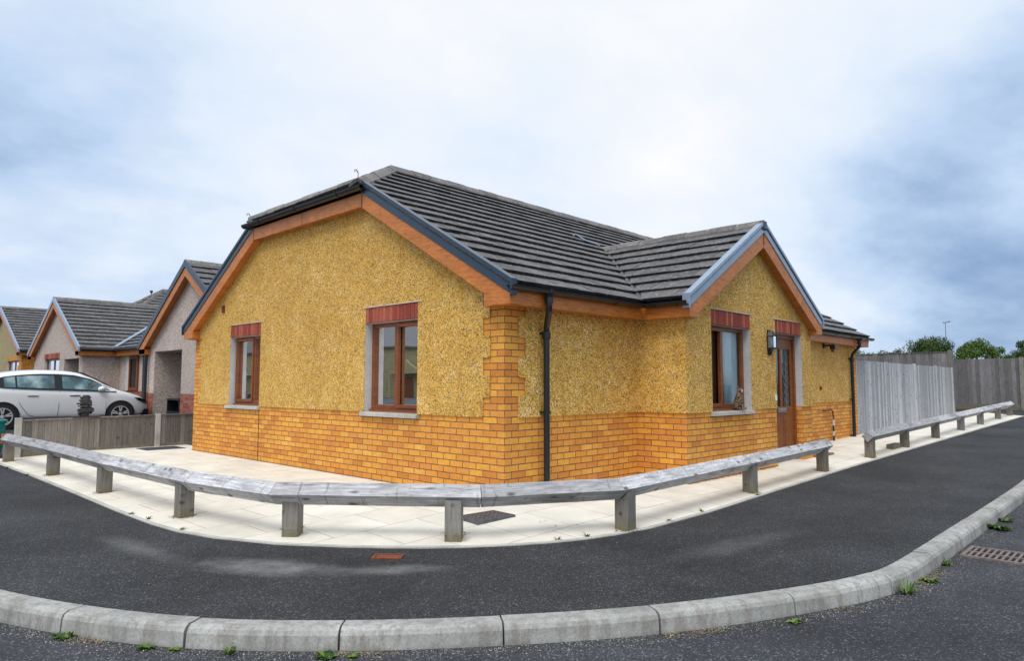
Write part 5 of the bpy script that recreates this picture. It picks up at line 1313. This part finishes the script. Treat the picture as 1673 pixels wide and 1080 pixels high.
KW = [(-4.27, -.66, .085, 'leaf', 'leafy weed at the kerb foot, leftmost in the gutter'), (-3.99, -1.16, .07, 'leaf', 'dark leafy weed at the kerb foot, second from the left'), (-3.90, -1.30, .045, 'leaf', 'tiny weed just right of the second gutter weed'), (-3.72, -1.56, .07, 'grass', 'grassy tuft at the kerb foot below the low rail bend'),
      (-3.38, -2.00, .075, 'leaf', 'spreading weed left of a kerb joint at the bottom middle'), (-3.28, -2.09, .05, 'leaf', 'small round weed right on the bottom middle kerb joint'), (-1.10, -3.56, .06, 'leaf', 'green weed at the kerb joint right of the middle'),
      (.03, -3.90, .14, 'grass', 'tall yellowish grass tuft where the kerb turns'), (.50, -3.93, .09, 'leaf', 'leafy weed just right of the yellowish tuft'), (1.10, -3.92, .09, 'grass', 'grass tuft between the leafy weed and the grate'), (3.1, -3.95, .17, 'leaf', 'large dark weed at the kerb foot beyond the grate'), (3.6, -3.94, .12, 'leaf', 'low weed behind the large dark one'), (5.3, -3.92, .16, 'grass', 'grass growing at the far kerb end'), (5.9, -3.95, .14, 'leaf', 'weed at the right edge beyond the kerb grass'), (1.60, -4.40, .05, 'leaf', 'weed sprouting at the grate corner'), (1.75, -4.47, .05, 'leaf', 'second little weed beside the near side of the grate')]
for a in KW: weed(a[0], a[1], G(a[0]) - .115, a[2] * .82, a[3], a[4])
PW = [(-2.98, 8.1, 'first tiny weed on the path edge at the far left'), (-2.96, 6.9, 'tiny weed on the path edge near the second left post'), (-2.93, 2.5, 'tiny weed on the path edge left of the bent rail'), (-2.9, 2.1, 'tiny weed on the path edge just right of another'), (-.79, -1.42, 'yellow green tuft on the path edge below the right rail bend'), (-.5, -1.52, 'thin tuft on the path edge beside the yellow one'), (.62, -1.66, 'small weed on the path edge right of the bend post'), (1.3, -1.65, 'small weed between bend post and next post'), (2.75, -1.6, 'weed at the foot of the post near the door'), (-.93, -.62, 'little weed at the corner of the manhole cover'), (-2.86, 1.35, 'tiny weed on the path edge below the rail bend')]
for x_, y_, lb in PW: weed(x_, y_, G(x_), .05, 'grass', lb, 'weeds along the paving edge', 26)
b = MB()   # loose stones, grit and dry bits gathered along the kerb foot and lightly over tarmac
def stone(c, s, r):
    v = [V((random.uniform(-1, 1), random.uniform(-1, 1), random.uniform(0, .8))) for _ in range(5)]
    i = len(b.v); b.v += [c + q.normalized() * s * random.uniform(.6, 1) for q in v]; b.f += [[i, i + 1, i + 2], [i + 1, i + 3, i + 2], [i + 2, i + 4, i], [i, i + 3, i + 1], [i + 3, i + 4, i + 2]]; b.r += [r] * 5
kf = offs(kp, 0)
front = [p for p in kp if p[1] < 6 and p[0] < 12]
for k in range(9000):
    i = random.randrange(len(front) - 1); t = random.random(); a_, c_ = front[i], front[i + 1]
    q = (a_[0] + (c_[0] - a_[0]) * t, a_[1] + (c_[1] - a_[1]) * t); dx, dy = c_[0] - a_[0], c_[1] - a_[1]; l = math.hypot(dx, dy)
    if l > .6 and random.random() < .3: continue
    o = .17 + abs(random.gauss(0, .075)); nx, ny = dy / l, -dx / l
    if nx * (q[0] + .25) + ny * (q[1] - .2) < 0: nx, ny = -nx, -ny
    p = V((q[0] + nx * o, q[1] + ny * o, G(q[0]) - .115)); stone(p, random.uniform(.002, .007) * (1.6 if random.random() < .03 else 1), random.random())
for k in range(700):
    p = (random.uniform(-5.2, 6), random.uniform(-6, 6)); stone(V((p[0], p[1], G(p[0]) - .115)), random.uniform(.002, .006), random.random())
b.build('loose_grit', M['grit'], kind='stuff', label='loose grit gathered in the gutter along the kerb')
b = MB()
for k in range(260):
    u_ = random.random(); i = random.randrange(8, len(fw) - 14); t = random.random() ** .8
    p = V((fw[i][0] + (kb[i][0] - fw[i][0]) * t, fw[i][1] + (kb[i][1] - fw[i][1]) * t, 0)); p.z = G(p.x, p.y) - .004
    p += V((random.uniform(-.3, .3), random.uniform(-.05, .05), 0)); stone(p, random.uniform(.003, .007), random.uniform(.3, 1))
b.build('footway_grit', M['grit'], kind='stuff', label='scattered pale grit on the dark footway')
b = MB()
for k in range(4200):
    i = random.randrange(len(front) - 1); t = random.random(); a_, c_ = front[i], front[i + 1]
    q = (a_[0] + (c_[0] - a_[0]) * t, a_[1] + (c_[1] - a_[1]) * t); dx, dy = c_[0] - a_[0], c_[1] - a_[1]; l = math.hypot(dx, dy)
    if noise.noise(V((q[0] * 1.7, q[1] * 1.7, 3))) < -.05: continue
    o = .165 + abs(random.gauss(0, .04)); nx, ny = dy / l, -dx / l
    if nx * (q[0] + .25) + ny * (q[1] - .2) < 0: nx, ny = -nx, -ny
    p = V((q[0] + nx * o, q[1] + ny * o, G(q[0]) - .112)); a = random.uniform(0, 6.3); d = V((math.cos(a), math.sin(a), random.uniform(0, .3))) * random.uniform(.012, .045); w = V((-d.y, d.x, 0)).normalized() * .002
    b.poly([p - w, p + w, p + d + w * .4, p + d - w * .4])
b.build('dry_grass_litter', M['dry'], kind='stuff', label='dry grass and moss litter in the gutter')
b = MB()
for k in range(30):
    x_ = random.choice([random.uniform(-2.6, -.2), random.uniform(-2.5, 6)]); y_ = random.uniform(1, 8.5) if x_ < -.3 and random.random() < .6 else random.uniform(-1.3, -.9)
    if y_ < 0 and x_ < -.6: y_ = random.uniform(-.6, 0)
    p = V((x_, y_, G(x_) + .005 + .07 * min(1, max(0, 2.2 * ((x_ + 2.9) / 3.3 if y_ > .5 else (y_ + 1.5) / 1.9))))); a = random.uniform(0, 6.3); d = V((math.cos(a), math.sin(a), .05)) * random.uniform(.01, .024); w = V((-d.y, d.x, 0)) * .4
    b.poly([p - d, p + w, p + d, p - w])
b.build('leaf_litter', M['dry'], kind='stuff', label='a few dry leaves scattered on the pale slabs')

# ------------------------------------------------------------------ the cat
def skin(name, joints, edges, m, parent, sub=2):
    me = bpy.data.meshes.new(name); me.from_pydata([j[0] for j in joints], edges, []); me.materials.append(m)
    o = bpy.data.objects.new(name, me); C.objects.link(o); o.parent = parent
    s_ = o.modifiers.new('skin', 'SKIN'); s_.use_smooth_shade = True
    for i, j in enumerate(joints):
        d = me.skin_vertices[0].data[i]; d.radius = (j[1], j[2] if len(j) > 2 else j[1]); d.use_root = (i == 0)
    u = o.modifiers.new('sub', 'SUBSURF'); u.levels = sub; u.render_levels = sub
    return o
def catmat():
    m, nt, b = mat('tabby fur'); o = coord(nt)
    w = nd(nt, 'ShaderNodeTexWave', {'Vector': o, 'Scale': 7.0, 'Distortion': 14.0, 'Detail': 3.0, 'Detail Scale': 2.0}); w.bands_direction = 'Z'
    c = ramp(nt, w.outputs['Fac'], [(.3, (.035, .024, .016)), (.55, (.15, .095, .055)), (.85, (.26, .17, .10))])
    n = noi(nt, o, 9, 4); c = mixc(nt, ramp(nt, n, [(.5, 0), (.62, .8)]), c, (.32, .19, .10))
    y = nd(nt, 'ShaderNodeSeparateXYZ', {0: o}).outputs[1]
    setc(nt, b, c); b.inputs['Roughness'].default_value = .9; bump(nt, b, noi(nt, o, 160, 3), .5, .004); return m
M['cat'] = catmat()
CT = thing('cat', (4.03, -.765, .975), 'tabby cat sitting upright on the grey window sill', 'cat')
CT.rotation_euler = (0, 0, R(-18))
# local: -y faces the street, z up from the sill
J = [((0, .015, .065), .066, .06), ((0, .01, .13), .058, .056), ((0, -.012, .20), .045, .05), ((0, -.02, .245), .033, .033), ((0, -.035, .29), .041, .04), ((0, -.062, .285), .026, .022), ((0, -.078, .278), .013, .012),
     ((-.03, -.035, .19), .02), ((-.03, -.045, .11), .015), ((-.028, -.05, .03), .012), ((-.028, -.068, .012), .014, .01),
     ((.03, -.035, .19), .02), ((.03, -.045, .11), .015), ((.028, -.05, .03), .012), ((.028, -.068, .012), .014, .01),
     ((-.05, -.0, .05), .038, .04), ((-.058, -.035, .016), .017, .013), ((.05, -.0, .05), .038, .04), ((.058, -.035, .016), .017, .013),
     ((.04, .05, .03), .02), ((.085, .03, .018), .016), ((.095, -.03, .016), .016), ((.06, -.075, .016), .015), ((.0, -.09, .016), .012)]
E_ = [(0, 1), (1, 2), (2, 3), (3, 4), (4, 5), (5, 6), (2, 7), (7, 8), (8, 9), (9, 10), (2, 11), (11, 12), (12, 13), (13, 14), (0, 15), (15, 16), (0, 17), (17, 18), (0, 19), (19, 20), (20, 21), (21, 22), (22, 23)]
skin('cat_body', J, E_, M['cat'], CT)
b = MB()
for s_ in (-1, 1):
    b.poly([(s_ * .010, -.04, .322), (s_ * .038, -.03, .312), (s_ * .034, -.036, .362)]); b.poly([(s_ * .010, -.028, .322), (s_ * .038, -.022, .312), (s_ * .034, -.036, .362)]); b.poly([(s_ * .038, -.03, .312), (s_ * .038, -.022, .312), (s_ * .034, -.036, .362)]); b.poly([(s_ * .010, -.04, .322), (s_ * .010, -.028, .322), (s_ * .034, -.036, .362)])
o = b.build('ears', M['cat'], None); o.parent = CT
M['eye'] = simple('green cat eye', (.25, .28, .05), .1)
for s_ in (-1, 1):
    b = MB(); b.lathe([(0, -.006), (.005, -.004), (.007, 0), (.005, .004), (0, .006)], (s_ * .017, -.071, .298), (0, -1, 0), 10); o = b.build('eye', M['eye'], None, smooth=True); o.parent = CT
    b = MB(); b.box(s_ * .017 - .0015, s_ * .017 + .0015, -.079, -.076, .293, .303); p = b.build('pupil', M['blackgloss'], None); p.parent = o
b = MB(); b.prism([(-.005, -.09, .285), (.005, -.09, .285), (0, -.092, .279)], (0, .01, 0)); o = b.build('nose', M['slate'], None); o.parent = CT
b = MB()
b.lathe([(0, -.012), (.02, -.008), (.024, 0), (.016, .007), (0, .01)], (0, -.076, .272), (0, -1, -.1), 12); o = b.build('muzzle', simple('pale muzzle fur', (.42, .34, .26), .9), None, smooth=True); o.parent = CT

# ------------------------------------------------------------------ bushes over the far fence, lighting column
def bush(px, py, z0, rx, ry, rz, label, m, n=5200, leaf=.115):
    T = thing('tree', (px, py, z0 - rz * 1.1), label, 'tree', 'trees beyond the far fence')
    b = MB(); b.tube([(px, py, z0 - rz * 1.2), (px + .1, py, z0 - rz * .6), (px, py + .1, z0 + rz * .1)], [.16, .11, .05], 8)
    for k in range(9):
        a = random.uniform(0, 6.3); b.tube([(px, py, z0 - rz * .7), (px + rx * .4 * math.cos(a), py + ry * .4 * math.sin(a), z0 - rz * .2), (px + rx * .75 * math.cos(a), py + ry * .75 * math.sin(a), z0 + rz * random.uniform(0, .6))], [.07, .045, .015], 6)
    b.build('trunk', M['bark'], T)
    b = MB(); lumps = []
    for k in range(30):
        a = random.uniform(0, 6.3); e = random.uniform(-.5, 1.2); rr_ = random.uniform(.35, .92)
        lumps.append((V((px + rx * rr_ * math.cos(a) * math.cos(e), py + ry * rr_ * math.sin(a) * math.cos(e), z0 + rz * rr_ * math.sin(e))), random.uniform(.2, .42) * rz))
    for k in range(n):
        c, s_ = random.choice(lumps); d = V((random.gauss(0, 1), random.gauss(0, 1), random.gauss(0, 1))).normalized(); rad = s_ * (random.random() ** .4) * (1.25 if random.random() < .08 else 1)
        p = c + d * rad; u_ = V((random.gauss(0, 1), random.gauss(0, 1), random.gauss(0, 1))).normalized() * leaf * random.uniform(.6, 1.2); w = u_.cross(d + V((.1, .2, .3))).normalized() * leaf * .45
        b.poly([p - u_ * .5, p + w * .6, p + u_ * .6 + V((0, 0, leaf * .3)), p - w * .6], min(1, max(0, .35 + .4 * d.z * .0 + random.uniform(-.35, .55))))
    b.build('crown', m, T)
bush(33, -19, 2.0, 5, 3, 2.6, 'tall dark tree across the road behind the camera', M['leaf'], 2500, .4)
bush(45.7, 6.3, 3.25, 2.4, 1.55, 1.45, 'dense dark green tree over the dark end-on fence', M['leaf'], 9000)
bush(45.0, 8.2, 2.7, 1.4, 1.2, 1.1, 'low dark bushy tree left of the dense one', M['leaf'], 6000)
bush(47.9, 3.9, 3.1, 2.2, 1.8, 1.25, 'bright green rounded tree in the middle beyond the far fence', M['leaf2'], 8000)
bush(49.7, 1.4, 3.0, 1.8, 1.3, 1.3, 'green tree at the right edge beyond the far fence', M['leaf'], 7000)
bush(49.3, 2.6, 2.5, 1.3, 1.5, .9, 'thin straggly low tree between two rounded trees', M['leaf2'], 3000)
bush(37.5, 7.7, 2.5, 1.2, 1.0, .95, 'small green tree peeping past the right gutter end', M['leaf2'], 2400)
T = thing('street_lamp', (133, 23.2, .4), 'slim distant lighting column above the dark tree', 'street lamp')
b = MB(); b.tube([(133, 23.2, -.2), (133, 23.2, 6), (133, 23.2, 12)], [.10, .075, .05], 8); b.build('column', M['lead'], T)
b = MB(); b.tube([(133, 23.2, 12), (132.6, 22.9, 12.2), (132.2, 22.5, 12.2)], .06, 6); b.box(131.8, 132.4, 22.3, 22.6, 12.1, 12.25); b.box(133.0, 133.4, 23.3, 23.6, 12.1, 12.25); b.build('lamp_head', M['lead'], T)

# ------------------------------------------------------------------ sky, sun, camera
sc = bpy.context.scene
w = bpy.data.worlds.new("World"); sc.world = w; w.use_nodes = True; nt = w.node_tree
bg = nt.nodes['Background']; SUN_EL, SUN_AZ = R(58), R(205)     # azimuth of the sun, measured from +X towards +Y
sky = nd(nt, 'ShaderNodeTexSky'); sky.sky_type = 'NISHITA'; sky.sun_disc = False; sky.sun_elevation = SUN_EL; sky.sun_rotation = R(90) - SUN_AZ
tc = nt.nodes.new('ShaderNodeTexCoord'); d = tc.outputs['Generated']
sp = nd(nt, 'ShaderNodeSeparateXYZ', {0: d}); zz = math_(nt, 'MAXIMUM', sp.outputs[2], .0)
den = math_(nt, 'ADD', zz, .34)
pv = nd(nt, 'ShaderNodeCombineXYZ', {0: math_(nt, 'DIVIDE', sp.outputs[0], den), 1: math_(nt, 'DIVIDE', sp.outputs[1], den), 2: 0.0}).outputs[0]
mp = nd(nt, 'ShaderNodeMapping', {'Vector': pv, 'Rotation': (0, 0, R(35)), 'Scale': (.9, 1.1, 1), 'Location': (2.3, .8, 0)}).outputs[0]
n1 = noi(nt, mp, 1.7, 5, .5); n2 = noi(nt, mp, 5, 6, .6)
cl = math_(nt, 'ADD', math_(nt, 'MULTIPLY', n1, .75), math_(nt, 'MULTIPLY', n2, .25))
def lobe(az, el, k):
    v = V((math.cos(R(az)) * math.cos(R(el)), math.sin(R(az)) * math.cos(R(el)), math.sin(R(el))))
    dt = nd(nt, 'ShaderNodeVectorMath', {0: d, 1: tuple(v)}, operation='DOT_PRODUCT').outputs['Value']
    return math_(nt, 'POWER', math_(nt, 'MAXIMUM', dt, 0.0), k)
LOBES = [(27, 16, 70, .16), (40, 34, 12, .22), (44, 50, 5, .16), (9, 7, 60, -.17), (20, 5, 220, .10), (80, 14, 14, -.03), (220, 40, 2, .25)]
tot = cl
for az, el, k, a in LOBES: tot = math_(nt, 'ADD', tot, math_(nt, 'MULTIPLY', lobe(az, el, k), a))
cc = ramp(nt, tot, [(.16, (.15, .25, .45)), (.32, (.30, .42, .62)), (.45, (.47, .60, .79)), (.62, (.68, .76, .87)), (.88, (.84, .85, .87)), (1, (.92, .92, .92))])
below = ramp(nt, sp.outputs[2], [(0, 1), (.02, 0)])
cc = mixc(nt, below, cc, (.30, .31, .33))
skc = nd(nt, 'ShaderNodeVectorMath', {0: sky.outputs[0]}, operation='SCALE'); skc.inputs['Scale'].default_value = .06
fin = mixc(nt, .92, skc.outputs[0], cc)
nt.links.new(fin, bg.inputs[0]); bg.inputs[1].default_value = 1.0
sl = bpy.data.lights.new('sun', 'SUN'); sl.energy = 1.9; sl.angle = R(32); sl.color = (1, .96, .90)
so = bpy.data.objects.new('sun', sl); C.objects.link(so)
sd = V((math.cos(SUN_AZ) * math.cos(SUN_EL), math.sin(SUN_AZ) * math.cos(SUN_EL), math.sin(SUN_EL)))
so.rotation_euler = sd.to_track_quat('Z', 'Y').to_euler()
cam = bpy.data.cameras.new('camera'); co = bpy.data.objects.new('camera', cam); C.objects.link(co); sc.camera = co
cam.sensor_width = 36; cam.lens = 1129.845 / 1673 * 36; cam.clip_end = 3000; cam.clip_start = .05
pi_, ro, ya = .0777, .0012, .7647
fwd = V((math.cos(ya) * math.cos(pi_), math.sin(ya) * math.cos(pi_), math.sin(pi_))); r0 = V((math.sin(ya), -math.cos(ya), 0)); u0 = r0.cross(fwd)
r2 = r0 * math.cos(ro) + u0 * math.sin(ro); u2 = -r0 * math.sin(ro) + u0 * math.cos(ro)
m4 = Matrix((r2, u2, -fwd)).transposed().to_4x4(); m4.translation = V((-5.4468, -5.34, 1.3409)); co.matrix_world = m4
sc.view_settings.view_transform = 'Standard'; sc.view_settings.look = 'None'; sc.view_settings.exposure = .28; sc.view_settings.gamma = 1
sc.render.engine = 'CYCLES'
